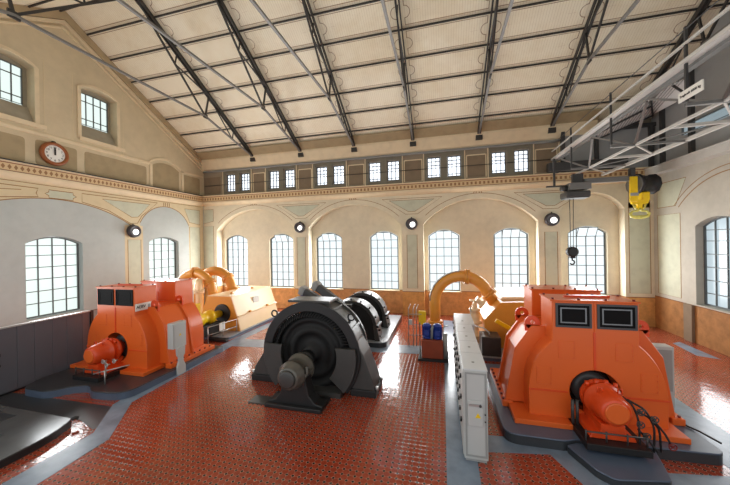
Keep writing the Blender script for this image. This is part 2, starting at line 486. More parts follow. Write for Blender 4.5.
# painted ornament on the back wall
ln, sg = MB(), MB()
def panel_line(W, pts, fill=True, w=.035, inset=True):
    if fill: plate(sg, W, pts, -.003, .0)
    ribbon(ln, W, pts, w, closed=True)
def ornament_pier(c, hw, z0, z1): panel_line(WB, [(c - hw, z0), (c + hw, z0), (c + hw, z1), (c - hw, z1)])
for c in (-10.1, -1.95, 6.37): ornament_pier(c, .34, 1.85, 5.45)
ornament_pier(-18.3, .5, 1.85, 6.5); ornament_pier(10.82, .5, 1.85, 7.0)
for c in (-10.1, -1.95, 6.37):
    tri = [(c - 2.0, 7.92), (c + 2.0, 7.92), (c + .4, 6.85), (c - .4, 6.85)]
    plate(sg, WB, [(c - 1.5, 7.8), (c + 1.5, 7.8), (c + .22, 7.02), (c - .22, 7.02)], -.003, 0)
    ribbon(ln, WB, [(c - 1.5, 7.8), (c + 1.5, 7.8), (c + .22, 7.02), (c - .22, 7.02)], .03, closed=True)
    ribbon(ln, WB, tri, .03, closed=True)
for (c, h) in bays[:3]:
    A = [(a, z + .32) for a, z in seg_arch(c, h - .15, 6.4, 7.7, 24)]
    ribbon(ln, WB, A, .03)
    for k in (-.25, -.1, .1, .25): ribbon(ln, WB, [(c + k, 8.02), (c + k * .7, 8.2)], .04)
ribbon(ln, WB, [(XL + .1, 8.16), (XR - .1, 8.16)], .03)
for c, s in ((-18.3, 1), (10.82, -1)):
    panel_line(WB, [(c - .5, 6.7), (c + .5 , 6.7 if s < 0 else 6.9), (c + .5, 7.85), (c - .5, 7.85)])
ln.build('painted_lines', 'line_brown', wb); sg.build('painted_panels', 'sage_panel', wb)
# clerestory band
cl_ops = []
pc = [-15.55, -11.7, -7.8, -3.82, .2, 4.2, 8.2]
for c in pc: cl_ops += [(c - .655, .43, 9.2, 10.6, 10.601), (c + .655, .43, 9.2, 10.6, 10.601)]
cl = struct(wall_layer(MB(), WB, XL, XR, 8.5, 11.9, cl_ops, .1, .4, 2), 'wall_back', 'clerestory', label='taupe clerestory band above the back cornice')
tr = MB(); pn = MB(); fr = MB()
for i, c in enumerate(pc):
    for k, s in enumerate((-.655, .655)):
        window(WB, c + s, .42, 9.22, 10.58, 10.581, .28, 3, [9.4, 10.05, 10.3], 'glass_high',
               '%s clerestory window of the %s pair from the left corner' % (('left', 'right')[k], ('first', 'second', 'third', 'fourth', 'fifth', 'sixth', 'seventh')[i]), barw=.045, fw=.06)
    for a, b in ((c - 1.28, c - 1.1), (c + 1.1, c + 1.28), (c - .2, c + .2)): fr.box(a, b, YB + .02, YB + .12, 8.95, 10.85)
    for a, b in ((8.95, 9.18), (10.63, 10.85)): fr.box(c - 1.1, c + 1.1, YB + .03, YB + .12, a, b)
    for o_, w_ in (((c - 1.33, c - 1.27), 0), ((c + 1.27, c + 1.33), 0)): tr.box(o_[0], o_[1], YB + .0, YB + .12, 8.9, 10.9)
    if i < 6:
        a, b = c + 1.45, pc[i + 1] - 1.45
        plate(pn, WB, rounded([(a, 9.1), (b, 9.1), (b, 10.45), (a, 10.45)], .12, 3), .085, .11)
        for q in ((a - .06, a), (b, b + .06)): tr.box(q[0], q[1], YB + .07, YB + .12, 9.04, 10.5)
        tr.box(a, b, YB + .07, YB + .12, 10.45, 10.52)
plate(pn, WB, [(-18.7, 9.1), (-17.15, 9.1), (-17.15, 10.45), (-18.7, 10.45)], .085, .11)
fr.build('window_surround', 'frame_taupe', cl); tr.build('plaster_border', 'cream_trim', cl); pn.build('plaster_panel', 'brown_panel', cl)
MB().tube([(XL + .2, YB - .02, 9.75), (-8, YB - .02, 9.8), (7, YB - .02, 9.8)], .02, 6).build('conduit', 'truss', cl)
cab = MB().tube([(XL + .1, YB - .05, 10.86)] + [(x, YB - .05, 10.86 + .03 * math.sin(x * 3)) for x in [-18 + k for k in range(26)]], .05, 6)
cab.box(XL, 7.2, YB, YB + .12, 10.84, 10.98); cab.build('cable_run', 'mid_grey', cl)
dk = MB(); dk.box(7.0, XR, YB - .12, YB - .02, 8.9, 11.4); o = struct(dk, 'wall_back', 'grey_wall', label='dark grey sheeting over the right end of the clerestory')
pp = MB()
for x in (7.0, 8.7, 11.3): pp.box(x - .09, x + .09, YB - .3, YB - .12, 8.9, 11.3)
pp.box(8.7, XR, YB - .32, YB - .12, 11.15, 11.35)
pp.build('post', 'crane_dark', o)

# gable walls
lops = [(10.75, 1.14, 1.62, 5.2, 5.55), (16.8, 1.14, 1.62, 5.25, 5.6), (4.7, 1.14, 1.62, 5.2, 5.55)]
wl = struct(wall_layer(MB(), WL, YF, YB + .15, 0, 8.5, lops, 0., .42), 'wall_left', 'wall_left', label='pale grey lower gable wall on the left')
for (c, hw, a, b, d), nm in zip(lops, ('wide left wall window above the slate panel screen', 'left wall window nearest the back corner', 'left wall window out towards the viewer')):
    window(WL, c, hw - .03, a + .02, b - .02, d - .02, .3, 4, [2.3, 2.88, 3.46, 4.04, 4.62, 5.1], 'glass_left', nm)
gops = [(12.83, .92, 10.95, 13.62, 13.86), (9.1, .92, 10.95, 13.62, 13.86)]
gl = struct(wall_layer(MB(), WL, YF, YB + .25, 8.5, lambda a: roof_z(a - .15), gops, 0., .55), 'wall_left', 'wall_gable', label='olive cream upper gable of the left wall')
bk = MB()
for (c, hw, a, b, d), nm in zip(gops, ('upper gable window nearest the back corner', 'upper gable window at the picture edge')):
    window(WL, c - .03, .74, 11.78, 13.5, 13.56, .45, 4, [12.12, 13.1], 'glass_left', nm, barw=.035, fw=.035)
    plate(bk, WL, [(c - hw, a), (c + hw, a), (c + hw, d), (c - hw, d)], .52, .6)
    bk.add([WL(c - hw, a, .02), WL(c + hw, a, .02), WL(c + hw, 11.75, .45), WL(c - hw, 11.75, .45)], [(0, 1, 2, 3)])
bk.build('window_niche', 'niche', gl)
tr = MB(); pn = MB(); ln = MB()
for (c, hw, a, b, d) in gops:
    o = frame_outline(c, hw + .16, a - .12, b, d + .16); i = frame_outline(c, hw, a, b, d); n = len(o)
    for j in range(n - 1): plate(tr, WL, [o[j], o[j + 1], i[j + 1], i[j]], -.05, .0)
    tr.box(XL - .01, XL + .1, c - hw - .25, c + hw + .25, a - .2, a)
    for s in (-1, 1): ribbon(ln, WL, [(c + s * (hw + .36), a - .35), (c + s * (hw + .36), d + .35), (c + s * (hw + .22), d + .35)], .03)
    ribbon(ln, WL, [(c - hw - .36, a - .35), (c + hw + .36, a - .35)], .03)
# frieze of painted panels above the left cornice
for a, b, z1 in ((7.2, 9.65, 10.15), (10.02, 11.7, 10.2), (12.05, 15.55, 10.2), (18.4, 20.0, 10.3)):
    plate(pn, WL, rounded([(a, 9.0), (b, 9.0), (b, z1), (a, z1)], .14, 3), -.01, .0)
plate(pn, WL, [(15.9, 8.95), (18.05, 8.95)] + seg_arch(16.975, 1.075, 10.4, 10.75)[::-1], -.01, 0)
tr.prism([(XL + .05, 10.42), (XL + .05, 10.56), (XL, 10.6), (XL, 10.4)][:4], 'y', 5, 15.65)
for a in (15.72, 18.22): tr.box(XL, XL + .04, a - .09, a + .09, 8.9, 10.5)
tr.box(XL, XL + .04, 18.2, YB, 10.42, 10.56)
A = seg_arch(16.975, 1.25, 10.5, 10.95)
for p, q in zip(A, A[1:]): plate(tr, WL, [p, q, (q[0], q[1] + .14), (p[0], p[1] + .14)], -.04, 0)
# raking cornices under the roof
for s in (1, -1):
    ends = [RY, YB + .1] if s > 0 else [RY, YF]
    for off, h, dpt in ((.45, .16, .18), (.75, .1, .08)):
        y0, y1 = ends
        vs = [(XL + e, y, roof_z(y) - off - k) for y in (y0, y1) for e in (0, dpt) for k in (0, h)]
        tr.add(vs, [(0, 1, 3, 2), (4, 6, 7, 5), (0, 2, 6, 4), (1, 5, 7, 3), (2, 3, 7, 6), (0, 4, 5, 1)])
tr.build('plaster_border', 'cream_trim', gl); pn.build('plaster_panel', 'olive_panel', gl); ln.build('painted_lines', 'line_cream', gl)
rk = MB()
for s in (1, -1):
    y0, y1 = (RY, YB + .1) if s > 0 else (RY, YF)
    vs = [(XL + e, y, roof_z(y) - k) for y in (y0, y1) for e in (0, .28) for k in (.02, .42)]
    rk.add(vs, [(0, 1, 3, 2), (4, 6, 7, 5), (0, 2, 6, 4), (1, 5, 7, 3), (2, 3, 7, 6), (0, 4, 5, 1)])
rk.build('rake_board', 'rake_tan', gl)
# painted ornament on the left wall
ln, sg, cb = MB(), MB(), MB()
A1 = seg_arch(10.8, 3.9, 6.15, 7.42, 24); A2 = seg_arch(16.97, 1.9, 6.5, 7.72, 18)
for p, q in list(zip(A1, A1[1:])) + list(zip(A2, A2[1:])): plate(cb, WL, [p, q, (q[0], 8.12), (p[0], 8.12)], -.0015, 0)
for a, b, z0 in ((6.2, 6.9, 1.5), (14.7, 15.07, 6.3), (18.87, 20.3, 1.5), (14.1, 15.25, 1.5)): plate(cb, WL, [(a, z0), (b, z0), (b, 6.3 if b == 15.25 else 8.12), (a, 6.3 if b == 15.25 else 8.12)], -.0015, 0)
ribbon(ln, WL, A1, .04); ribbon(ln, WL, A2, .04)
for A in (A1, A2):
    for p, q in zip(A, A[1:]): plate(cb, WL, [p, q, (q[0], q[1] + .2), (p[0], p[1] + .2)], -.002, 0)
spand = [(11.9, 7.88), (16.3, 7.92), (15.2, 6.95), (14.9, 6.45), (14.45, 6.42), (13.2, 7.1), (11.9, 7.42)]
ribbon(ln, WL, spand, .035, closed=True)
inner = [(12.9, 7.72), (15.75, 7.75), (14.95, 6.85), (14.55, 6.8)]
plate(sg, WL, inner, -.004, 0); ribbon(ln, WL, inner, .03, closed=True)
ribbon(ln, WL, [(8.0, 7.85), (10.1, 7.85), (10.02, 7.62), (10.1, 7.45), (8.0, 7.15)], .035); ribbon(ln, WL, [(8.0, 7.55), (9.5, 7.7)], .03)
car = [(10.5, 7.85), (11.5, 7.85), (11.5, 7.74), (11.65, 7.65), (11.5, 7.56), (11.5, 7.45), (10.5, 7.45), (10.5, 7.56), (10.35, 7.65), (10.5, 7.74)]
plate(sg, WL, car, -.004, 0); ribbon(ln, WL, car, .035, closed=True)
for a, b, z0, z1 in ((14.28, 15.1, 1.9, 5.4), (18.95, 19.95, 1.9, 6.4)):
    P = [(a, z0), (b, z0), (b, z1), (a, z1)]; plate(sg, WL, P, -.004, 0); ribbon(ln, WL, P, .035, closed=True)
P = [(18.95, 6.75), (19.95, 6.6), (19.95, 7.75), (18.5, 7.75)]; plate(sg, WL, P, -.004, 0); ribbon(ln, WL, P, .035, closed=True)
ribbon(ln, WL, [(1, 8.05), (20.1, 8.05)], .03)
for k in (-.22, -.08, .08, .22): ribbon(ln, WL, [(17 + k, 7.75), (17 + k, 8.0)], .05)
ln.build('painted_lines', 'line_brown', wl); sg.build('painted_panels', 'sage_panel', wl); cb.build('painted_band', 'line_cream', wl)

# right wall with its dark upper part
rops = [(16.2, 1.2, 1.82, 5.5, 5.88), (10.0, 1.2, 1.82, 5.5, 5.88)]
wr = struct(wall_layer(MB(), WR, YF, YB, 0, 8.5, rops, 0., .45), 'wall_right', 'wall_right', label='cream right wall with an ochre dado')
for (c, hw, a, b, d), nm in zip(rops, ('right wall window next to the back corner', 'right wall window towards the viewer')):
    window(WR, c, hw - .03, a + .02, b - .02, d - .02, .33, 4, [2.4, 3.0, 3.6, 4.2, 4.8, 5.3], 'glass_blue', nm)
ln, sg = MB(), MB()
P = [(18.3, 1.95), (19.9, 1.95), (19.9, 6.2), (18.3, 6.2)]; plate(sg, WR, P, -.004, 0); ribbon(ln, WR, P, .035, closed=True)
P = [(18.6, 6.6), (19.9, 6.6), (19.9, 7.9), (17.9, 7.9)]; plate(sg, WR, P, -.004, 0); ribbon(ln, WR, P, .035, closed=True)
ribbon(ln, WR, seg_arch(15.5, 2.9, 6.5, 7.75, 24), .04); ribbon(ln, WR, seg_arch(15.5, 3.2, 6.6, 8.0, 24), .03)
ln.build('painted_lines', 'line_brown', wr); sg.build('painted_panels', 'sage_panel', wr)
MB().box(XR - .12, XR + .02, 17.5, 18.0, 0, 1.76).build('dado_pier', 'brown_panel', wr)
rg = struct(wall_layer(MB(), WR, YF, YB + .1, 8.5, lambda a: roof_z(a), [], 0., .3), 'wall_right', 'grey_wall', label='dark grey upper gable on the right')
pp = MB()
for y in (19.3, 17.4, 14.5, 11.5): pp.box(XR - .16, XR, y - .1, y + .1, 8.7, roof_z(y) - .1)
pp.build('post', 'crane_dark', rg)
window(WR, 16.7, 1.3, 9.95, 10.4, 10.401, -.03, 1, [], 'glass_blue', 'narrow bluish strip window in the dark grey gable', fw=.04)
struct(MB().box(XR - .5, XR, YF, YB - .05, 8.4, 8.75).box(XR - .55, XR - .1, YF, YB - .05, 8.75, 8.8), 'trim_6', 'crane_pale', label='pale crane runway ledge along the right wall')

# cornice on the back and left walls
cn = MB()
cn.prism([(YB, 8.12), (YB - .16, 8.2), (YB - .26, 8.34), (YB - .26, 8.44), (YB, 8.46)], 'x', XL, XR)
cn.box(XL, XR, YB - .38, YB + .12, 8.84, 8.9)
struct(cn, 'trim_7', 'cream_trim', label='cream cornice moulding along the back wall')
struct(MB().box(XL, XR, YB - .2, YB, 8.46, 8.84), 'trim_8', 'frieze_back', label='brown dentil frieze along the back cornice')
cn = MB()
cn.prism([(XL, 8.12), (XL + .1, 8.2), (XL + .16, 8.34), (XL + .16, 8.44), (XL, 8.46)], 'y', YF, YB)
cn.box(XL, XL + .22, YF, YB, 8.84, 8.9)
struct(cn, 'trim_9', 'cream_trim', label='cream cornice moulding along the left wall')
struct(MB().box(XL, XL + .12, YF, YB, 8.46, 8.84), 'trim_10', 'frieze_left', label='diamond patterned frieze along the left cornice')
struct(MB().box(XL, XL + .26, YF, YB, 8.9, 8.95), 'trim_11', 'truss', label='ledge capping the left cornice, coloured dark as its shadow line')  # dark colour draws the shadow line along the cornice top
# cove at the eaves
cv = MB().prism([(YB + .1, 10.95), (YB - .1, 11.05), (YB - .42, 11.62), (YB - .42, 11.75), (YB - .3, 12.3), (YB + .1, 12.3)], 'x', XL, 8.7)
cv2 = MB().prism([(YB - .42, 11.75), (YB - .95, 12.12), (YB - .95, 12.2), (YB - .3, 12.3)], 'x', XL, 8.7)
o = struct(cv, 'trim_12', 'cream_trim', label='cream cove under the eaves of the back wall'); cv2.build('eaves_board', 'olive_panel', o)

# roof: boarded ceiling, purlins, trusses
ce = MB()
for y0, y1 in ((RY, YB + .1), (YF, RY)):
    vs = [(x, y, roof_z(y) + e) for e in (0, .12) for y in (y0, y1) for x in (XL - .1, XR + .1)]
    ce.add(vs, [(0, 1, 3, 2), (4, 6, 7, 5), (0, 4, 5, 1), (2, 3, 7, 6), (0, 2, 6, 4), (1, 5, 7, 3)])
ce = struct(ce, 'ceiling', 'ceiling', label='cream boarded ceiling panels between the roof trusses')
sh = MB(); C6 = [(8.66, 19.7, 10.69), (11.21, 19.7, 11.69), (11.4, 17.5, 11.68), (11.3, 17.4, 12.5), (10.17, 18, 12.12), (8.17, 18.9, 11.02)]
sh.add([(x, y, z + e) for e in (0, .03) for x, y, z in C6], [(0, 1, 4, 5), (1, 2, 3, 4), (6, 11, 10, 7), (7, 10, 9, 8)] + [(i, (i + 1) % 6, 6 + (i + 1) % 6, 6 + i) for i in range(6)])
sh.build('corrugated_sheet', 'ribbed', ce)
V_ = lambda i: Vector(C6[i]) - Vector((0, .05, .06))
for p, q in ((V_(0), V_(1)), (V_(5).lerp(V_(0), .5), V_(4).lerp(V_(1), .5)), (V_(4), V_(1)), (V_(3).lerp(V_(4), .4), V_(2))):
    MB().bar(p, q, .08, .08).build('sheet_rail', 'crane_dark', ce)
k = 1
while 20.2 - 1.18 * k > 1:
    y = 20.2 - 1.18 * k; z = roof_z(y)
    MB().box(XL, XR, y - .028, y + .028, z - .08, z - .01).build('purlin', 'truss', ce); k += 1

def make_truss(x):
    t = thing('roof_truss', None, 'roof truss', (x, YB - .2, 11.4))
    A = Vector((x, YB - .2, 11.62)); B = Vector((x, 2 * RY - YB + .2, 11.62)); R = Vector((x, RY, RZ - .28))
    for e in (A, B):
        s = 1 if e is A else -1
        mb = MB()
        for dx in (-.08, .08): mb.bar(e + Vector((dx, 0, 0)), R + Vector((dx, 0, 0)), .055, .2)
        mb.build('rafter', 'truss', t)
        K = Vector((x, RY + s * 4.2, 12.85)); Mi = (e + R) / 2
        MB().bar(e, K, .1, .09).build('tie_bar', 'truss_tie', t)
        MB().bar(K, R, .07, .09).build('ridge_tie', 'truss', t)
        st = MB(); st.bar(K, Mi, .07, .09)
        q1 = e + (R - e) * .25; q2 = e + (R - e) * .75; t1 = (e + K) / 2; t2 = (K + R) / 2
        for a, b in ((t1, q1), (t1, Mi), (t2, q2), (t2, Mi)): st.bar(a, b, .05, .06)
        st.build('strut', 'truss', t)
        pl = MB(); pl.box(x - .03, x + .03, K.y - .16, K.y + .16, K.z - .12, K.z + .14); pl.build('gusset_plate', 'truss', t)
    MB().bar((x, RY - 4.2, 12.85), (x, RY + 4.2, 12.85), .1, .09).build('collar_tie', 'truss_tie', t)
    MB().box(x - .2, x + .2, YB - .4, YB - .05, 11.3, 11.6).build('bearing_shoe', 'truss', t)
    return t
tx = [-13.85, -9.85, -5.8, -1.75, 2.35, 6.4, 10.45]
ords = ['first', 'second', 'third', 'fourth', 'fifth', 'sixth', 'seventh']
tr0 = make_truss(tx[0])
for i, x in enumerate(tx):
    t = tr0 if i == 0 else copy_tree(tr0, None, (x - tx[0], 0, 0))
    tag(t, 'dark steel roof truss under the ceiling, %s from the left gable' % ords[i], 'roof truss', 'roof trusses')

# ------------------------------------------------------------------ machine plinths
def plinth(name, poly, r, z1, m, label, edge=None, z0=0.):
    t = thing(name, label, 'plinth', (sum(p[0] for p in poly) / len(poly), sum(p[1] for p in poly) / len(poly), 0))
    P = rounded(poly, r)
    MB().prism(P, 'z', z0, z1 - .035).build('plinth_side', edge or m, t)
    MB().prism(P, 'z', z1 - .035, z1).build('plinth_top', m, t, bevel=.02)
    return t
plinth('machine_plinth', [(1.42, 12.3), (1.42, 7.95), (2.75, 7.95), (3.0, 8.08), (5.95, 8.2), (5.87, 9.8), (5.87, 12.3)], [.05, .35, .1, .2, .25, .3, .05], .25, 'plinth',
       'low blue grey plinth under the right orange generator', 'plinth_dark')
plinth('plinth_step', [(2.75, 7.93), (3.05, 7.2), (3.3, 7.0), (4.35, 7.2), (4.6, 8.13), (3.0, 8.06)], [.05, .1, .1, .1, .05, 0], .17, 'plinth',
       'angled grey step slab in front of the right generator plinth', 'plinth_dark')
plinth('machine_plinth', [(-10.0, 11.85), (-10.0, 7.35), (-11.3, 7.2), (-11.8, 7.55), (-12.3, 7.35), (-12.7, 6.85), (-13.9, 6.85), (-14.2, 7.5), (-14.2, 11.85)], [.05, .5, .4, .3, .3, .3, .3, .1, .05], .25, 'plinth_dark',
       'dark grey plinth with a wavy front edge under the left orange generator', 'plinth')
plinth('machine_plinth', [(-2.6, 19.2), (-2.6, 13.75), (-5.8, 13.75), (-5.8, 19.2)], [.05, .5, .3, .05], .25, 'plinth_pale',
       'pale grey plinth with a rounded corner under the twin black covers', 'plinth_dark')
plinth('machine_plinth', [(-10.85, 19.0), (-10.85, 13.2), (-13.9, 13.2), (-13.9, 19.0)], [.05, .15, .1, .05], .16, 'plinth_pale',
       'pale plinth under the cream turbine casing by the left corner', 'plinth')
plinth('machine_plinth', [(1.15, 18.6), (1.15, 13.2), (5.9, 13.2), (5.9, 18.6)], [.05, .15, .1, .05], .16, 'plinth_pale',
       'pale plinth under the ochre turbine casing behind the right generator', 'plinth')
t = plinth('machine_plinth', [(-13.9, 6.02), (-13.9, 3.0), (-9.75, 3.0), (-9.78, 5.3), (-10.1, 6.02)], [.02, .02, .02, .35, .15], .2, 'slab_top',
       'empty low slab with a polished top at the left picture edge', 'black_iron')
MB().tube([(-10.05, 5.95, .2), (-10.02, 6.02, .23), (-9.98, 6.08, .2)], .05, 8).build('lifting_stud', 'black_iron', t)
MB().box(-11.6, -11.0, 4.9, 5.1, .2, .205).build('cover_plate', 'plinth_dark', t); MB().box(-12.6, -11.9, 5.3, 5.75, .2, .205).build('cover_plate', 'plinth_dark', t)

# ------------------------------------------------------------------ orange generators
def generator(xc, label, left):
    Y0, Y1, Y2, Y3 = 8.75, 9.65, 10.55, 11.5; M1, M2 = 9.3, 10.48
    t = thing('orange_generator', label, 'generator', (xc, 10.1, .25))
    def bell(ya, yb, name, hole):
        m = MB(); hz, hr, hw, bw, top = 1.08, .57, 1.52, .95, 3.38
        for s in (1, -1):
            side = [(s * hw, .36), (s * hw, 1.05)] + [(s * x, z) for x, z in arc(0, 1.05, hw, 0, math.acos(bw / hw), 14, 1.66)] + [(s * bw, top), (0, top)]
            if hole: h = [(s * hr * math.sin(PI * i / 16), hz + hr * math.cos(PI * i / 16)) for i in range(17)]
            else: h = []
            poly = [(0, .36)] + side + h
            m.prism([(xc + x, z) for x, z in poly], 'y', ya, yb)
        return m.build(name, 'orange', t, bevel=.015, seg=1)
    b = bell(Y0, Y1, 'end_housing', True)
    # cover plates, seams and bolts on the front face
    for x0, x1, z0, z1 in ((-.82, -.44, 1.9, 2.36), (.44, .82, 1.92, 2.38), (-1.34, -.98, 1.2, 1.66), (.96, 1.32, 1.2, 1.68)):
        MB().box(xc + x0, xc + x1, Y0 - .012, Y0, z0, z1).build('cover_plate', 'orange', b, bevel=.006, seg=1)
        st = MB()
        for i in range(4):
            for x, z in ((x0 + .03, z0 + .04 + i * (z1 - z0 - .08) / 3), (x1 - .03, z0 + .04 + i * (z1 - z0 - .08) / 3)):
                st.cyl((xc + x, Y0 - .025, z), (xc + x, Y0 - .01, z), .012, n=6)
        st.build('bolt_rows', 'red_orange', b)
    MB().box(xc - .025, xc + .025, Y0 - .02, Y0, 1.68, 2.62).build('seam_strip', 'red_orange', b)
    for s in (-1, 1): MB().box(min(xc + s * .62, xc + s * 1.53), max(xc + s * .62, xc + s * 1.53), Y0 - .02, Y0, 1.02, 1.06).build('seam_strip', 'red_orange', b)
    rear = bell(Y2, Y3, 'rear_housing', False)
    for part, ya, yb in ((b, Y0, Y1), (rear, Y2, Y3)):
        MB().box(xc - .99, xc + .99, ya - .02, yb + .03, 3.38, 3.42).build('top_plate', 'cream_steel' if False else 'orange', part, bevel=.01, seg=1)
        for x in (-.9, -.3, .3, .9):
            for y in (ya + .1, yb - .1): MB().cyl((xc + x, y, 3.42), (xc + x, y, 3.46), .03, n=8).build('top_bolt', 'valve_red', part)
    MB().bar((xc - .5, Y0 + .5, 3.44), (xc + .6, Y0 + .6, 3.44), .08, .04).build('lifting_bar', 'red_orange', b)
    # air grilles of the front box
    for x0, x1 in ((-.87, -.06), (.06, .93 - .02)):
        g = MB(); z0, z1 = 2.72, 3.34
        o = [(xc + x0, z0), (xc + x1, z0), (xc + x1, z1), (xc + x0, z1)]; i_ = [(xc + x0 + .05, z0 + .05), (xc + x1 - .05, z0 + .05), (xc + x1 - .05, z1 - .05), (xc + x0 + .05, z1 - .05)]
        g.band(o, i_, 'y', Y0 - .03, Y0)
        g = g.build('air_grille', 'grille' if not left else 'louvre', t)
        MB().box(xc + x0 + .04, xc + x1 - .04, Y0 - .012, Y0 - .002, z0 + .04, z1 - .04).build('grille_mesh', 'louvre', g)
        fr = MB(); c = .11
        fr.band([(xc + x0 + c, z0 + c), (xc + x1 - c, z0 + c), (xc + x1 - c, z1 - c), (xc + x0 + c, z1 - c)],
                [(xc + x0 + c + .03, z0 + c + .03), (xc + x1 - c - .03, z0 + c + .03), (xc + x1 - c - .03, z1 - c - .03), (xc + x0 + c + .03, z1 - c - .03)], 'y', Y0 - .022, Y0 - .01)
        if left:
          for k in range(9): fr.bar((xc + x0 + c, Y0 - .016, z0 + .14 + k * .045), (xc + x1 - c, Y0 - .016, z0 + .14 + k * .045), .008, .012)
        fr.build('louvre_frame', 'louvre' if left else 'grille_line', g)
    # stator frame with chamfered shoulders
    oct_ = [(-2.02, .4), (-1.74, 1.92), (-1.3, 2.58), (1.3, 2.58), (1.74, 1.92), (1.98, .4)]
    MB().prism([(xc + x * .97, z - (.05 if z > 1 else 0)) for x, z in oct_], 'y', M1, M2).build('stator_frame', 'orange', t)
    fl = MB()
    for y in (M1 - .02, M2 - .07): fl.prism([(xc + x, z) for x, z in oct_], 'y', y, y + .09)
    st = t.children[-1]
    fl.build('stator_flange', 'orange', st, bevel=.01, seg=1)
    for s in (-1, 1):
        for y in (M1 + .03, M2 - .03):
            c = (xc + s * 1.27, 2.66); o = arc(c[0], c[1], .19, 0, 2 * PI, 20)[:-1]; i_ = arc(c[0], c[1] + .02, .06, 0, 2 * PI, 20)[:-1]
            lug = MB().band(o, i_, 'y', y - .03, y + .03)
            lug.prism([(c[0] - .19, 2.42), (c[0] + .19, 2.42), (c[0] + .19, 2.6), (c[0] - .19, 2.6)], 'y', y - .03, y + .03)
            lug.build('lifting_lug', 'red_orange', st)
        # bolted foot
        f = MB(); f.box(xc + s * 1.98 - .12, xc + s * 1.98 + .16, M1 - .1, Y3, .25, .42); ft = f.build('foot_flange', 'orange', t, bevel=.015, seg=1)
        bl = MB()
        for k in range(8): bl.cyl((xc + s * 2.06, M1 + k * .28, .42), (xc + s * 2.06, M1 + k * .28, .47), .035, n=6)
        bl.build('foot_bolts', 'valve_red', ft)
    # base frame, open in front under the shaft
    for a, b_ in ((-1.95, -.62), (.62, 1.74)):
        MB().box(xc + a, xc + b_, 8.42, 11.6, .25, .38).build('base_plate', 'orange', t, bevel=.012, seg=1)
    # dark opening with rotor hub
    MB().lathe((xc, Y0 + .5, 1.08), (0, -1, 0), [(0, .56), (.02, .56), (.03, .5)]).build('opening_back', 'rubber', t)
    MB().lathe((xc, Y0 + .45, 1.08), (0, -1, 0), [(0, .46), (.2, .44), (.24, .3), (.26, .18)]).build('rotor_hub', 'iron_grey', t)
    # slip ring housing (orange barrel) on the shaft end
    ex = MB().lathe((xc + .02, Y0 + .3, 1.08), (0, -1, 0), [(0, .18), (.2, .2), (.22, .3), (.34, .33), (.36, .4), (.44, .42), (.46, .38), (.6, .39), (.62, .42), (.68, .42), (.7, .37), (.95, .36), (1.1, .33), (1.2, .3), (1.22, .27), (1.23, .24)], 36)
    ex = ex.build('exciter_barrel', 'red_orange', t)
    MB().lathe((xc + .02, Y0 - .925, 1.08), (0, -1, 0), [(0, .24), (.02, .24), (.03, .21)], 32).build('end_cover', 'orange', ex)
    for k in range(10):
        an = 2 * PI * k / 10
        MB().cyl((xc + .02 + .38 * math.cos(an), Y0 - .18, 1.08 + .38 * math.sin(an)), (xc + .02 + .38 * math.cos(an), Y0 - .1, 1.08 + .38 * math.sin(an)), .02, n=6).build('barrel_bolt', 'red_orange', ex)
    for k in (-.3, -.1, .1, .3): MB().cyl((xc + .02 + k, Y0 - .25, 1.36), (xc + .02 + k, Y0 - .25, 1.56 - abs(k) * .3), .05, n=10).build('brush_stud', 'red_orange', ex)
    for k in (-.2, .2): MB().tube([(xc + k, Y0 - .6, 1.38), (xc + k, Y0 - .6, 1.5), (xc + k + .08, Y0 - .6, 1.5), (xc + k + .08, Y0 - .6, 1.38)], .015, 6).build('lifting_loop', 'red_orange', ex)
    # bearing cradle and tray
    cr = MB(); cr.prism([(xc - .46, .4), (xc + .46, .4), (xc + .42, .5), (xc + .24, .56), (xc + .24, .75), (xc - .24, .75), (xc - .24, .56), (xc - .42, .5)], 'y', Y0 - .8, Y0 + .1)
    cr.build('barrel_cradle', 'red_orange', t, bevel=.015, seg=1)
    tr = MB(); tr.box(xc - .62, xc + .62, Y0 - 1.05, Y0 - .05, .25, .4); tr.build('drip_tray', 'rubber', t, bevel=.01, seg=1)
    rl = MB()
    rl.tube([(xc - .62, Y0 - .95, .62), (xc + .58, Y0 - .95, .62)], .02, 6)
    for k in (-.6, -.2, .2, .56): rl.tube([(xc + k, Y0 - .95, .42), (xc + k, Y0 - .95, .66)], .02, 6)
    for k in (-.62, -.52): rl.cyl((xc + k, Y0 - .3, .42), (xc + k, Y0 - .3, 1.0), .04, n=8)
    rl.build('pipe_rail', 'iron_grey', t)
    return t
g1 = generator(-12.3, 'orange generator against the slate panels, lettered plate on its side', True)
g2 = generator(3.7, 'orange generator on the right with two framed air grilles', False)
# lettered plate and the side details of the left generator
sg = MB().box(-11.36, -11.335, 8.78, 9.42, 2.5, 2.78).build('name_plate', 'sign_white', g1)
text('lettering', 'AEBV', 'ink', sg, (-11.328, 9.0, 2.64), (PI / 2, 0, PI / 2), .16)
MB().box(-11.335, -11.33, 9.28, 9.38, 2.57, 2.7).build('pale_badge', 'mid_grey', sg)
text('lettering', 'A', 'sign_white', g1, (-10.765, 9.3, 1.62), (PI / 2, 0, PI / 2), .01) if False else None

def wall_box(name, label, x0, x1, y0, y1, z0, z1, stand=True):
    t = thing(name, label, 'cabinet', ((x0 + x1) / 2, (y0 + y1) / 2, .0 if stand else z0))
    b = MB().box(x0, x1, y0, y1, z0, z1).build('body', 'cab_grey', t, bevel=.015)
    return t, b
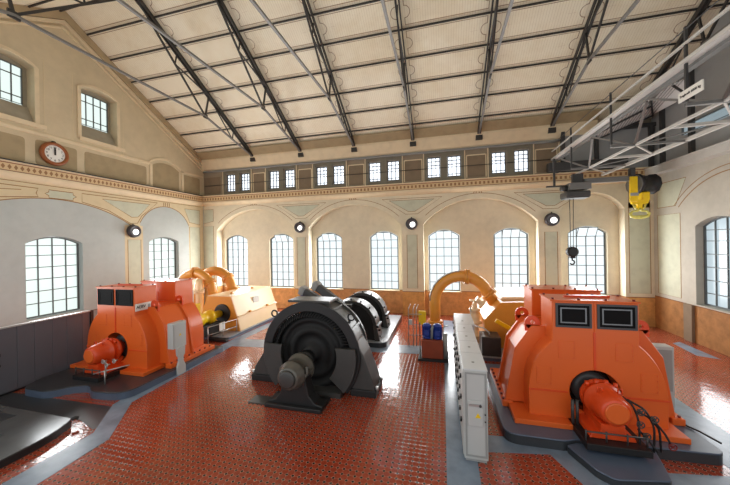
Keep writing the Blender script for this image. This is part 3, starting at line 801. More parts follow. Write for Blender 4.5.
# terminal box on a stand beside the left generator
t, b = wall_box('terminal_box', 'light grey terminal box on a post beside the left orange generator', -10.25, -9.98, 9.15, 9.75, 1.02, 2.0)
MB().box(-9.98, -9.965, 9.2, 9.7, 1.08, 1.94).build('door', 'cab_grey', b, bevel=.005, seg=1)
MB().prism([(9.4, 1.48), (9.51, 1.48), (9.455, 1.58)], 'x', -9.966, -9.962).build('warning_sign', 'yellow', b)
pl = MB(); pl.prism([(9.25, 1.04), (9.62, 1.04), (9.6, .75), (9.53, .65), (9.53, .5), (9.63, .3), (9.63, .0), (9.27, .0), (9.27, .3), (9.34, .5), (9.34, .65), (9.27, .75)], 'x', -9.985, -9.9)
pl.build('stand', 'cab_grey', t)
t, b = wall_box('terminal_box', 'plain grey box behind the right shoulder of the right generator', 5.88, 6.35, 10.4, 10.75, .0, 1.86)
MB().box(5.92, 6.3, 10.385, 10.4, .6, 1.78).build('door', 'mid_grey', b, bevel=.005, seg=1)

# valves and hoses by the right generator barrel
def wheel(mb, c, r, axis=(0, -1, 0)):
    d = Vector(axis).normalized(); u = d.orthogonal().normalized(); w = d.cross(u); c = Vector(c)
    mb.tube([c + (u * math.cos(a) + w * math.sin(a)) * r for a in [2 * PI * k / 14 for k in range(14)]], r * .18, 6, True)
    mb.bar(c - u * r, c + u * r, r * .2, r * .2); mb.bar(c - w * r, c + w * r, r * .2, r * .2, (0, 1, .1))
t = thing('valve_manifold', 'black hoses and small hand valves beside the right generator barrel', 'valves', (4.4, 8.0, .25))
h = MB()
for pts in ([(4.0, 8.3, 1.3), (4.15, 8.1, 1.2), (4.22, 8.0, .9), (4.2, 7.95, .25)], [(4.1, 8.2, 1.25), (4.35, 8.0, 1.15), (4.48, 7.95, .8), (4.46, 7.95, .25)],
            [(4.2, 8.1, 1.05), (4.42, 8.05, .98), (4.6, 8.0, .75), (4.62, 8.0, .25)], [(4.48, 8.0, .95), (4.66, 7.95, .7), (4.74, 7.9, .5)], [(4.2, 8.0, .7), (4.36, 7.95, .5), (4.5, 7.9, .3)]):
    P = [Vector(p) for p in pts]; path = []
    for i in range(len(P) - 1):
        for k in range(5): path.append(P[i].lerp(P[i + 1], k / 5))
    path.append(P[-1])
    for _ in range(2): path = [path[0]] + [(path[i - 1] + path[i] * 2 + path[i + 1]) / 4 for i in range(1, len(path) - 1)] + [path[-1]]
    h.tube(path, .022, 7)
h.build('hoses', 'rubber', t)
for c in ((4.22, 7.92, 1.12), (4.46, 7.9, 1.0), (4.2, 7.9, .85), (4.74, 7.84, .48), (4.3, 7.88, .62)):
    w = MB(); w.cyl((c[0], c[1] + .1, c[2]), c, .03, n=8); wheel(w, c, .07); w.build('hand_valve', 'valve_red' if c[0] > 4.6 else 'iron_grey', t)
t = thing('floor_cable', 'thin blue black cable lying on the plinth beside the right generator', 'cable', (6.0, 8.8, .25))
MB().tube([(5.6, 9.6, .42), (5.75, 9.4, .36), (5.85, 9.2, .28), (5.98, 9.0, .275), (6.05, 8.75, .275), (6.1, 8.6, .275)], .022, 7).build('cable', 'rubber', t)
MB().box(5.55, 5.75, 9.5, 9.75, .4, .5).build('plug', 'rubber', t, bevel=.02)
# small valve gear on the left generator front
t = thing('valve_manifold', 'pale hand valves and thin pipes in front of the left generator opening', 'valves', (-11.4, 7.8, .25))
h = MB(); h.tube([(-11.6, 7.9, .42), (-11.6, 7.9, .95)], .025, 7); h.tube([(-11.75, 7.6, .6), (-10.9, 8.2, .75)], .02, 7); h.tube([(-11.35, 7.7, .25), (-11.35, 7.7, .72)], .025, 7)
h.build('thin_pipes', 'steel', t)
for c in ((-11.6, 7.82, .95), (-11.42, 7.8, .85), (-11.28, 7.95, .95)):
    w = MB(); wheel(w, c, .07); w.cyl((c[0], c[1] + .12, c[2]), c, .03, n=8); w.build('hand_valve', 'steel', t)

# ------------------------------------------------------------------ black open generator in the middle
def black_generator():
    xc, cz = -4.37, 1.26; Y0, Y1 = 9.3, 10.25
    t = thing('open_generator', 'black open ring generator in the middle of the red floor', 'generator', (xc, 10, 0))
    a0, a1 = -.235 * PI, 1.235 * PI
    O = arc(xc, cz, 1.7, a0, a1, 48); I = arc(xc, cz, 1.46, a0, a1, 48)
    MB().band(O, I, 'y', Y0, Y1, False).build('stator_ring', 'iron_grey', t, bevel=.02)  # greyer than the front flange: daylight on the outer face, put into the colour
    sr = t.children[-1]
    MB().band(arc(xc, cz, 1.76, a0, a1, 48), arc(xc, cz, 1.44, a0, a1, 48), 'y', Y0 - .08, Y0 + .02, False).build('front_flange', 'black_iron', sr, bevel=.015, seg=1)
    MB().band(arc(xc, cz, 1.76, a0, a1, 48), arc(xc, cz, 1.44, a0, a1, 48), 'y', Y1 - .06, Y1 + .06, False).build('rear_flange', 'iron_grey', sr, bevel=.015, seg=1)
    for k in range(9):
        rb = MB()
        an = a0 + (a1 - a0) * (k + .5) / 9
        c = Vector((xc + 1.7 * math.cos(an), 0, cz + 1.7 * math.sin(an)))
        rb.bar((c.x, Y0 + .02, c.z), (c.x, Y1 - .02, c.z), .06, .1, (math.cos(an), 0, math.sin(an))); rb.build('ring_rib', 'iron_grey', sr)
    # winding heads
    wd = MB()
    for k in range(60):
        an = PI * (-.2 + 1.4 * k / 59); r0, r1 = 1.42, 1.24
        wd.bar((xc + r0 * math.cos(an), Y0 + .1, cz + r0 * math.sin(an)), (xc + r1 * math.cos(an + .07), Y0 - .02, cz + r1 * math.sin(an + .07)), .045, .06, (0, 1, 0))
    wd.build('winding_heads', 'black_rotor', t)
    ro = MB().lathe((xc, Y1 - .2, cz), (0, -1, 0), [(0, 1.38), (.45, 1.38), (.6, 1.22), (.66, 1.18), (.66, 1.06), (.6, 1.04), (.6, .88), (.66, .86), (.66, .66), (.55, .64), (.55, .3), (.8, .26), (.8, .1)], 56)
    ro = ro.build('rotor', 'black_rotor', t)
    # lower front guards
    for s in (-1, 1):
        A = [(-.16, .62), (.62, .62)]
        an = [(-PI * .3, -PI * .02)]
        o = arc(0, 0, 1.66, -.235 * PI, .06 * PI, 14); i_ = arc(0, 0, 1.0, -.235 * PI, .1 * PI, 14)
        MB().band([(xc + s * x, cz + z) for x, z in o], [(xc + s * x, cz + z) for x, z in i_], 'y', Y0 - .22, Y0 - .12, False).build('front_guard', 'iron_grey', t, bevel=.01, seg=1)
    MB().box(xc - .2, xc + 1.15, Y0 - .3, Y0 + .2, 0, .16).build('pit_cover', 'iron_grey', t)
    # feet
    for s in (-1, 1):
        f = MB()
        ex_ = 2.26 if s > 0 else 2.5; yf = Y0 + (.02 if s > 0 else .3)
        f.prism([(xc + s * x, z) for x, z in ((1.3, .2), (ex_ - .05, .2), (ex_ - .12, .5), (1.84, 1.3), (1.55, 1.9), (1.4, 1.9), (1.65, 1.3))], 'y', yf, Y1)
        fo = f.build('stator_foot', 'iron_grey', t, bevel=.03)
        MB().box(min(xc + s * 1.4, xc + s * ex_), max(xc + s * 1.4, xc + s * ex_), yf - .05, Y1 + .08, 0, .22).build('sole_plate', 'black_iron', fo, bevel=.02)
        bl = MB()
        for y in (yf + .1, Y1 - .1): bl.cyl((xc + s * (ex_ + .0), y, .2), (xc + s * (ex_ + .0), y, .32), .05, n=8)
        bl.build('anchor_bolts', 'steel', fo)
        e = MB(); c = Vector((xc + s * 1.42, Y0 + .12, cz + 1.27))
        e.tube([c + Vector((.11 * math.cos(a), 0, .11 * math.sin(a))) for a in [2 * PI * k / 14 for k in range(14)]], .03, 7, True)
        e.cyl(c + Vector((-s * .05, 0, -.12)), c + Vector((-s * .12, 0, -.3)), .05, n=8); e.build('lifting_eye', 'black_iron', t)
    MB().box(xc - .8, xc + .72, Y0 - .05, Y0 + .75, cz + 1.72, cz + 1.8).build('top_plate', 'iron_grey', t, bevel=.015)
    return t
black_generator()
# pedestal bearing with shaft in front
t = thing('pedestal_bearing', 'grey pedestal bearing carrying the shaft before the black generator', 'bearing', (-4.42, 8.4, 0))
xc = -4.42
side = [(-.9, 0), (-.9, .14), (-.66, .2), (-.48, .4), (-.4, .75), (-.38, 1.0)]
MB().prism([(xc + x, z) for x, z in side] + [(xc - x, z) for x, z in side[::-1]], 'y', 8.2, 8.62).build('pedestal', 'black_iron', t, bevel=.03)
MB().box(xc - .94, xc + .92, 8.05, 8.85, 0, .12).build('sole_plate', 'black_iron', t, bevel=.02)
hs = MB().lathe((xc, 7.8, 1.05), (0, 1, 0), [(0, .27), (.04, .34), (.2, .36), (.24, .42), (.34, .42), (.38, .38), (.75, .38), (.8, .46), (.9, .46), (.95, .34), (1.05, .25)], 36).build('bearing_housing', 'bearing_grey', t)
MB().lathe((xc, 7.795, 1.05), (0, -1, 0), [(0, .26), (.05, .25), (.07, .2), (.07, .02)], 28).build('end_cap', 'iron_grey', hs)
MB().box(xc - .46, xc + .46, 8.1, 8.6, 1.0, 1.1).cyl((xc + .44, 8.2, 1.05), (xc + .44, 8.2, 1.3), .05, n=8).cyl((xc - .44, 8.2, 1.05), (xc - .44, 8.2, 1.2), .05, n=8).build('split_flange', 'bearing_grey', hs, bevel=.02)
MB().cyl((xc, 8.7, 1.07), (xc, 9.4, 1.23), .2).cyl((xc, 8.95, 1.13), (xc, 9.12, 1.17), .3).build('shaft', 'black_iron', t)
tag(MB().box(-6.0, -5.3, 8.15, 8.6, .0, .03).build('floor_plate', 'iron_grey', loc=(-5.65, 8.35, 0)), 'thin grey floor plate left of the pedestal bearing', 'plate')

# ------------------------------------------------------------------ twin black covers behind it
t = thing('twin_wheel_turbine', 'twin arched black wheel covers on the pale plinth behind the black generator', 'turbine', (-4.1, 15.5, .25))
for yc in (14.35, 16.6):
    xc = -4.4; R = 1.3; cz = .86; w = .42
    O = [(xc + R + .16, .25), (xc + R + .02, cz)] + arc(xc, cz, R, 0, PI, 28)[1:-1] + [(xc - R - .02, cz), (xc - R - .16, .25)]
    I = [(xc + R - .1, .25), (xc + R - .16, cz)] + arc(xc, cz, R - .16, 0, PI, 28)[1:-1] + [(xc - R + .16, cz), (xc - R + .1, .25)]
    cv = MB().band(O, I, 'y', yc - w, yc + w, False).build('wheel_cover', 'iron_grey', t, bevel=.02)
    MB().prism(I, 'y', yc - w + .12, yc + w - .1).build('cover_face', 'black_rotor', cv)
    for k in range(1, 8):
        an = PI * k / 8; MB().cyl((xc + R * math.cos(an), yc - w + .15, cz + R * math.sin(an)), (xc + (R + .08) * math.cos(an), yc - w + .15, cz + (R + .08) * math.sin(an)), .045, n=8).build('cover_bolt', 'black_iron', cv)
    for z in (.45, .75): MB().cyl((xc + R + .06, yc - .25, z), (xc + R + .17, yc - .25, z), .05, n=8).build('cover_bolt', 'black_iron', cv)
    MB().box(xc + R - .02, xc + R + .1, yc - w - .02, yc + w + .02, .9, 1.0).build('cover_joint', 'black_iron', cv)
MB().cyl((-4.1, 10.9, 1.42), (-4.1, 13.9, 1.2), .2).cyl((-4.1, 14.7, 1.2), (-4.1, 16.1, 1.2), .3).build('shaft', 'black_iron', t)
MB().box(-5.3, -4.2, 13.4, 14.0, 1.9, 2.05).build('nozzle_gear', 'black_iron', t, bevel=.03)
# inclined servomotors seen over the ring
for nm, x0, lab in (('a', -5.65, 'left one of two slanted dark cylinders seen over the black ring'), ('b', -5.0, 'right one of two slanted dark cylinders seen over the black ring')):
    y = 12.3; t = thing('servo_cylinder', lab, 'cylinder', (x0 + .4, y, 0), 'slanted servo cylinders')
    a = Vector((x0 - .55, y + .1, 3.12 if nm == 'b' else 2.88)); b = Vector((x0 + .75, y, 2.25))
    MB().bar(a, b, .34, .34).build('barrel', 'iron_grey', t, bevel=.06)
    d = (b - a).normalized()
    MB().bar(a - d * .06, a + d * .2, .4, .4).build('head_block', 'mid_grey', t, bevel=.04)
    MB().cyl(a - d * .14, a - d * .05, .09, n=12).build('gland', 'steel', t)
    MB().bar((x0 + .8, y, 2.3), (x0 + .8, y, 0), .2, .2).build('bracket', 'black_iron', t)
    if nm == 'a':
        MB().cyl((x0 - .5, y - .25, 2.55), (x0 - .25, y - .25, 2.55), .13, n=16).lathe((x0 - .37, y - .4, 2.55), (0, 1, 0), [(0, .1), (.1, .16), (.2, .1)], 16).build('blue_valve', 'blue', t)['label'] = 'blue valve body'
        MB().tube([(x0 - .5, y - .2, 2.45), (x0 - .65, y - .2, 2.2), (x0 - .8, y - .2, 1.8), (x0 - .8, y - .2, 0)], .035, 8).build('oil_pipe', 'iron_grey', t)

# ------------------------------------------------------------------ control cabinet row
ys = [7.1, 8.16, 9.12, 10.0, 10.9, 12.5]
cabl = ['grey control cabinet with the yellow warning sign, front end of the row', 'second grey control cabinet from the front end of the row', 'third grey control cabinet from the front end of the row',
        'fourth grey control cabinet from the front end of the row', 'broad grey control cabinet at the far end of the row']
for i in range(5):
    y0, y1 = ys[i] + .006, ys[i + 1] - .006; x0, x1 = .42, .93 if i < 4 else 1.04
    t = thing('control_cabinet', cabl[i], 'cabinet', (.67, (y0 + y1) / 2, 0), 'control cabinets in a row')
    MB().box(x0, x1, y0, y1, .06, 2.06).build('body', 'cab_grey', t, bevel=.008, seg=1)
    b = t.children[-1]
    MB().box(x0 + .03, x1 - .03, y0 + .02, y1 - .02, 0, .06).build('base', 'mid_grey', t)
    MB().box(x0 - .01, x1 + .01, y0, y1, 2.06, 2.09).build('lid', 'cab_top', t, bevel=.008, seg=1)
    for k in range(2):
        a = y0 + .02 + k * (y1 - y0 - .03) / 2; e = a + (y1 - y0 - .06) / 2
        d = MB().box(x0 - .02, x0, a, e, .12, 2.0).build('door', 'cab_grey', t, bevel=.006, seg=1)
        for z in (.7, 1.25, 1.75):
            MB().prism([(e - .1, z - .06), (e - .07, z - .06), (e - .07, z + .05), (e - .17, z + .05), (e - .17, z + .02), (e - .1, z + .02)], 'x', x0 - .06, x0 - .02).build('handle', 'ink', d)
    MB().box(x0 + .22, x0 + .28, y0 + .4, y0 + .46, 2.09, 2.1).build('lid_eye', 'mid_grey', t)
    if i == 0:
        e = MB(); e.band([(x0 + .03, .12), (x1 - .02, .12), (x1 - .02, 2.02), (x0 + .03, 2.02)], [(x0 + .07, .16), (x1 - .06, .16), (x1 - .06, 1.98), (x0 + .07, 1.98)], 'y', y0 - .012, y0)
        e.build('end_panel_frame', 'mid_grey', b)
        MB().box(x0 + .08, x1 - .1, y0 - .03, y0 - .005, .82, 1.4).build('end_door', 'cab_grey', t, bevel=.012)
        d = t.children[-1]
        MB().box(x0 + .12, x1 - .16, y0 - .05, y0 - .025, 1.28, 1.33).build('door_handle', 'steel', d)
        MB().cyl((x1 - .16, y0 - .06, 1.3), (x1 - .16, y0 - .02, 1.3), .03, n=10).build('lock', 'iron_grey', d)
        MB().prism([(x0 + .24, 1.02), (x0 + .36, 1.02), (x0 + .3, 1.13)], 'y', y0 - .034, y0 - .029).build('warning_sign', 'yellow', d)
        st = MB()
        for z in (.94, 1.1): st.box(x1 - .07, x1 - .04, y0 - .02, y0 - .01, z - .015, z + .015)
        st.build('hinge_dots', 'ink', t)

# ------------------------------------------------------------------ hydraulic unit
t = thing('hydraulic_unit', 'rust red oil tank with two blue motors beside the control cabinets', 'hydraulic unit', (-.45, 13.1, 0))
MB().box(-1.05, .18, 12.6, 13.7, 0, .1).build('skid', 'rubber', t, bevel=.01)
MB().box(-.9, -.02, 12.7, 13.5, .1, .86).build('oil_tank', 'rust_red', t, bevel=.02)
for x in (-.68, -.25):
    m = MB().lathe((x, 13.0, .88), (0, 0, 1), [(0, .2), (.05, .2), (.06, .17), (.5, .17), (.52, .19), (.58, .15), (.62, .06)], 20)
    m = m.build('motor', 'blue', t)
    fn = MB()
    for k in range(12):
        an = 2 * PI * k / 12; fn.bar((x + .18 * math.cos(an), 13.0 + .18 * math.sin(an), .96), (x + .18 * math.cos(an), 13.0 + .18 * math.sin(an), 1.36), .012, .04, (math.cos(an), math.sin(an), 0))
    fn.build('cooling_fins', 'blue', m)
    MB().box(x - .1, x + .1, 12.72, 12.84, 1.05, 1.25).build('junction_box', 'blue', m, bevel=.01)
p = MB()
for x in (-.5, -.45, -.02): p.tube([(x, 12.85, .86), (x, 12.85, 1.3), (x + .06, 12.95, 1.42), (x + .2, 13.1, 1.4)], .025, 8)
p.cyl((.06, 12.9, .1), (.06, 12.9, 1.15), .1, n=16); p.tube([(.06, 12.75, .7), (.14, 12.7, .4), (.16, 12.8, .12)], .04, 8)
p.build('filter_and_pipes', 'mid_grey', t)
MB().box(-.98, -.94, 12.65, 12.7, .1, 1.6).build('post', 'iron_grey', t)
t = thing('yellow_locker', 'small yellow panel box on a post behind the blue motors', 'box', (-.96, 14.5, 0))
MB().box(-1.14, -.8, 14.45, 14.6, 1.02, 1.66).build('box', 'yellow', t, bevel=.01); MB().box(-.99, -.94, 14.5, 14.56, 0, 1.02).build('post', 'iron_grey', t)
t = thing('pipe_rack', 'thin silvery pipe rack left of the yellow box', 'rack', (-1.4, 14.4, 0))
rk = MB()
for x in (-1.62, -1.4, -1.25): rk.tube([(x, 14.4, 0), (x, 14.4, 1.75), (x + .1, 14.4, 2.0)], .022, 7)
for z in (.5, 1.0, 1.5): rk.tube([(-1.65, 14.4, z), (-1.0, 14.4, z + .03)], .018, 7)
rk.build('tubes', 'steel', t); MB().box(-1.6, -1.45, 14.36, 14.46, 1.0, 1.25).build('gauge_box', 'cab_grey', t)

# ------------------------------------------------------------------ turbine casings with their big pipes
def pipe_arc(xc, zc, r, y, tail_l, tail_r, n=22, a0=PI, a1=.12 * PI):
    P = [(xc - r, y, tail_l)] + [(xc + r * math.cos(a0 + (a1 - a0) * i / n), y, zc + r * math.sin(a0 + (a1 - a0) * i / n)) for i in range(n + 1)]
    return P + ([tail_r] if tail_r else [])
def flange(mb, p, d, r, w=.09):
    p, d = Vector(p), Vector(d).normalized(); mb.cyl(p - d * w, p - d * .01, r, n=24); mb.cyl(p + d * .01, p + d * w, r, n=24)
    u = d.orthogonal().normalized(); v = d.cross(u)
    for k in range(10):
        q = p + (u * math.cos(2 * PI * k / 10) + v * math.sin(2 * PI * k / 10)) * (r - .04); mb.cyl(q - d * (w + .05), q + d * (w + .05), .025, n=6)

# left unit: cream casing
t = thing('turbine_casing', 'cream sloping turbine casing under the second back window', 'turbine', (-12.3, 16.2, .16))
sec = [(-1.35, .16), (-1.3, .9), (-.85, 2.08), (.75, 2.08), (1.15, .95), (1.35, .16)]
MB().prism([(-12.3 + x, z) for x, z in sec], 'y', 14.35, 18.3).build('casing', 'cream_steel', t, bevel=.02)
c = t.children[-1]
MB().prism([(-12.3 + x * .985, .16 + (z - .16) * .985) for x, z in sec], 'y', 14.31, 14.35).build('end_wall', 'ochre', c)['label'] = 'ochre end wall'
l = MB(); l.bar((-11.15 + .03, 14.35, .95), (-11.15 + .03, 18.35, .95), .1, .07); l.build('joint_strip', 'cream_steel', c)
for y in (15.4, 17.2): MB().box(-11.14, -11.05, y - .07, y + .07, .97, 1.08).build('clamp', 'ochre', c)
for y in (15.2, 17.2): MB().cyl((-12.2, y, 2.08), (-12.2, y, 2.16), .08, n=12).build('lifting_boss', 'ochre', c)
MB().prism([(16.05, 1.35), (16.6, 1.35), (16.6, 1.75), (16.05, 1.75)], 'x', -11.36, -11.3).build('white_badge', 'sign_white', c)
# its plate follows the slope
bo = bpy.data.objects[c.children[-1].name]
bo.location = (0, 0, 0)
MB().lathe((-12.1, 14.33, 1.12), (0, -1, 0), [(0, .52), (.08, .52), (.1, .46)], 28).build('shaft_seal', 'rubber', c)
t = thing('shaft_coupling', 'yellow coupling guard on the shaft before the cream casing', 'coupling', (-12.2, 13.1, .16))
MB().lathe((-12.2, 12.35, 1.12), (0, 1, 0), [(0, .26), (.05, .33), (.5, .33), (.55, .27), (.9, .27), (.95, .36), (1.2, .36), (1.22, .2), (1.85, .2)], 28).build('guard', 'yellow', t)
MB().box(-12.5, -12.35, 12.7, 13.0, 1.3, 1.95).build('lever', 'yellow', t, bevel=.03); MB().box(-12.55, -11.85, 12.5, 13.9, .25, .8).box(-12.55, -11.85, 13.25, 13.9, .16, .3).build('pedestal', 'rubber', t, bevel=.03)
t = thing('guard_rail', 'thin pale guard rail with a white notice beside the yellow coupling', 'rail', (-11.4, 13.4, 0))
r_ = MB()
for z in (.45, .85): r_.tube([(-11.45, 12.5, z), (-11.1, 14.2, z)], .022, 7)
for f in (0, .5, 1): r_.tube([(-11.45 + .35 * f, 12.5 + 1.7 * f, .0 if f < .4 else .16), (-11.45 + .35 * f, 12.5 + 1.7 * f, .85)], .022, 7)
r_.build('tubes', 'steel', t); MB().box(-11.3, -11.27, 13.1, 13.5, .5, .9).build('notice', 'sign_white', t)
tag(MB().box(-11.9, -10.75, 12.9, 13.15, .0, .14).build('rubber_buffer', 'rubber', loc=(-11.3, 13.0, 0), bevel=.03), 'black bar on the floor before the cream turbine casing', 'bar')
# pipes
def pipe_thing(name, label, path, r, fl_pts, m='ochre', extra=None):
    t = thing(name, label, 'pipe', (path[0][0], path[0][1], 0))
    MB().tube(path, r, 20).build('pipe', m, t)
    for p, d in fl_pts:
        f = MB(); flange(f, p, d, r + .1); f.build('flange', m, t)
    return t
P = pipe_arc(-15.1, 1.95, 1.3, 15.5, 0, None, a1=.05 * PI)
pipe_thing('penstock_pipe', 'arched ochre pipe behind the left generator, lower and more to the left', P + [(-13.75, 15.5, 1.6)], .27, [((-15.1, 15.5, 3.25), (1, 0, 0)), ((-14.0, 15.5, 2.64), (.6, 0, -.8))])
P = pipe_arc(-14.75, 1.9, 1.35, 16.8, 0, None, a1=.08 * PI)
pipe_thing('penstock_pipe', 'arched ochre pipe rising before the corner window', P + [(-13.35, 16.8, 1.6)], .3, [((-15.5, 16.8, 3.02), (.8, 0, .55)), ((-13.75, 16.8, 2.8), (.7, 0, -.7)), ((-13.42, 16.8, 2.1), (.1, 0, -1))])
pipe_thing('riser_pipe', 'upright cream pipe standing just behind the left orange generator', [(-14.25, 14.9, 0), (-14.25, 14.9, 2.3), (-14.28, 14.95, 2.6), (-14.4, 15.05, 2.85)], .19, [((-14.25, 14.9, 2.2), (0, 0, 1))], 'cream_steel')

# right unit
t = thing('turbine_casing', 'ochre turbine casing with a pale sloping lid left of the right generator', 'turbine', (3.7, 16, .16))
sec = [(-1.9, .16), (-1.9, 1.38), (-1.22, 2.2), (.9, 2.3), (1.5, 1.3), (1.6, .16)]
MB().prism([(3.7 + x, z) for x, z in sec], 'y', 14.4, 18.2).build('casing', 'ochre', t, bevel=.02)
c = t.children[-1]
MB().prism([(3.7 - 1.1, 2.21), (3.7 + .7, 2.29), (3.7 + .65, 2.4), (3.7 - 1.0, 2.36)], 'y', 15.0, 17.8).build('sloping_lid', 'cream_steel', c, bevel=.02)  # cream instead of ochre puts the sky's reflection into the lid colour
rv = MB()
for k in range(9): rv.cyl((3.7 - 1.92, 14.6 + k * .4, 1.3), (3.7 - 1.86, 14.6 + k * .4, 1.3), .03, n=6)
rv.build('rivets', 'ochre', c)
t = thing('shaft_coupling', 'yellow lever and coupling on the shaft before the ochre casing', 'coupling', (3.4, 13.1, .16))
MB().lathe((3.7, 12.3, 1.12), (0, 1, 0), [(0, .28), (.05, .34), (.9, .34), (.95, .28), (2.0, .25)], 24).build('guard', 'yellow', t)
MB().bar((2.05, 13.0, 1.75), (2.75, 13.0, 1.35), .12, .16).build('lever', 'yellow', t, bevel=.02); MB().box(2.5, 4.3, 12.5, 13.6, .25, .8).box(2.5, 4.3, 13.25, 13.6, .16, .3).build('pedestal', 'rubber', t, bevel=.03)
P = pipe_arc(.9, 1.95, 1.3, 15.5, 0, (2.55, 15.5, 1.7), a1=.2 * PI)
t = pipe_thing('penstock_pipe', 'big arched ochre pipe over the end of the cabinet row', P, .27, [((1.15, 15.5, 3.22), (1, 0, -.1)), ((2.15, 15.5, 2.4), (.75, 0, -.8)), ((-.4, 15.5, .9), (0, 0, 1))])
cl_ = MB(); cl_.tube([(-.62, 15.35, 2.0)] + [(.9 + 1.56 * math.cos(a), 15.35, 1.95 + 1.56 * math.sin(a)) for a in [PI * (1 - .06 * k) for k in range(1, 9)]], .035, 7)
cl_.build('impulse_line', 'steel', t)
t = thing('valve_stack', 'cluster of pale valve flanges where the big pipe meets the casing', 'valve', (1.75, 15.3, 0))
v_ = MB(); v_.lathe((1.45, 15.0, .16), (0, 0, 1), [(0, .2), (.3, .2), (.32, .3), (.4, .3), (.42, .18), (.9, .18), (.92, .32), (1.02, .32), (1.04, .2), (1.3, .24), (1.5, .16), (1.52, .26), (1.6, .26), (1.62, .12), (1.9, .1)], 20)
v_.build('valve_body', 'cream_steel', t)
v2 = MB(); v2.lathe((1.5, 15.0, 2.2), (.75, 0, -.55), [(0, .2), (.08, .2), (.1, .12), (.3, .12), (.32, .22), (.4, .22)], 18); wheel(v2, (1.45, 15.0, 2.15), .2, (0, 0, 1)); v2.build('hand_wheel', 'cream_steel', t)
v3 = MB()
for pts in ([(1.2, 14.2, 1.2), (1.7, 13.75, 1.2), (1.85, 13.6, 1.1), (1.9, 13.55, .95)], [(1.1, 14.0, .9), (1.3, 13.5, .85), (1.42, 13.35, .5), (1.45, 13.3, .16)], [(1.25, 14.8, .16), (1.25, 14.8, 1.9)]): v3.tube(pts, .03, 7)
v3.build('drain_pipes', 'steel', t)
tag(MB().box(1.55, 2.3, 13.3, 14.2, .16, .95).build('valve_pit_box', 'iron_grey', loc=(1.9, 13.8, .16), bevel=.02), 'dark box beside the control cabinets before the ochre casing', 'box')

# ------------------------------------------------------------------ slate panel screen on the left
t = thing('panel_screen', 'slate grey panel screen below the wide left wall window', 'partition', (-14.5, 7.4, 0))
y = 5.1; k = 0
while y < 9.2:
    w = .52 if k % 2 else .46
    MB().box(-14.56, -14.5, y, min(y + w - .008, 9.3), .06, 2.26).build('panel', 'panel_dark', t, bevel=.006, seg=1); y += w; k += 1
MB().box(-14.6, -14.46, 5.1, 9.34, 2.26, 2.31).build('top_rail', 'cab_grey', t); MB().box(-14.6, -14.48, 5.1, 9.34, 0, .06).build('bottom_rail', 'black_iron', t)
MB().box(-14.6, -14.44, 9.3, 9.4, 0, 2.31).build('end_post', 'black_iron', t)
MB().box(-14.5, -14.44, 6.5, 6.62, 1.35, 1.45).box(-14.5, -14.44, 6.5, 6.62, 1.0, 1.08).build('latch', 'ink', t)

# ------------------------------------------------------------------ wall lamps, clock
def lamp(x, y, z, d, label):
    t = thing('wall_lamp', label, 'lamp', (x, y, z), 'round wall lamps'); d = Vector(d); c = Vector((x, y, z))
    MB().lathe(c, d, [(0, .34), (.05, .4), (.1, .4), (.26, .37), (.28, .33), (.26, .27), (.16, .2)], 28).build('bowl', 'lamp_rim', t)
    s = Vector((-d.y, d.x, 0)) * .06
    o = c + d * .2 - Vector((0, 0, .05)) + (s if abs(d.x) > .5 else Vector((.07, 0, 0)))
    MB().lathe(o, d, [(0, .18), (.04, .17), (.07, .1), (.08, .01)], 24).build('lens', 'lamp_lens', t)
    MB().cyl(c + Vector((0, 0, .3)) + d * .1, c + Vector((0, 0, .45)) + d * .05, .04, n=8).build('bracket', 'lamp_rim', t)
    return t
for x, l in ((-10.15, 'round dark rimmed lamp on the pier between first and second arch'), (-1.95, 'round dark rimmed lamp on the pier behind the cabinet row'), (6.4, 'round dark rimmed lamp on the pier left of the crane hook')):
    lamp(x, YB, 6.18, (0, -1, 0), l)
lamp(XL, 14.42, 5.93, (1, 0, 0), 'round dark rimmed lamp on the left wall between its windows')
t = thing('wall_clock', 'round brown wall clock showing twelve on the left gable', 'clock', (XL, 10.55, 9.66))
cc = Vector((XL, 10.55, 9.66))
MB().lathe(cc, (1, 0, 0), [(0, .52), (.06, .58), (.14, .57), (.18, .5), (.16, .42), (.1, .41)], 40).build('case', 'clock_wood', t)
f = MB().lathe(cc, (1, 0, 0), [(.08, .43), (.12, .42), (.121, .41)], 40).build('dial', 'white_face', t)
for h_ in range(1, 13):
    a = PI / 2 - h_ * PI / 6
    # the wall faces +X, so the viewer's right is +Y
    text('numeral', str(h_), 'ink', f, (XL + .126, 10.55 + .32 * math.cos(a), 9.66 + .32 * math.sin(a)), (PI / 2, 0, PI / 2), .14)
MB().box(XL + .13, XL + .14, 10.525, 10.575, 9.6, 9.98).build('minute_hand', 'ink', t)
MB().box(XL + .142, XL + .15, 10.515, 10.585, 9.6, 9.9).build('hour_hand', 'ink', t)
MB().lathe(cc + Vector((0, 0, .56)), (1, 0, 0), [(0, .1), (.1, .08), (.12, .02)], 12).build('finial', 'ink', t)

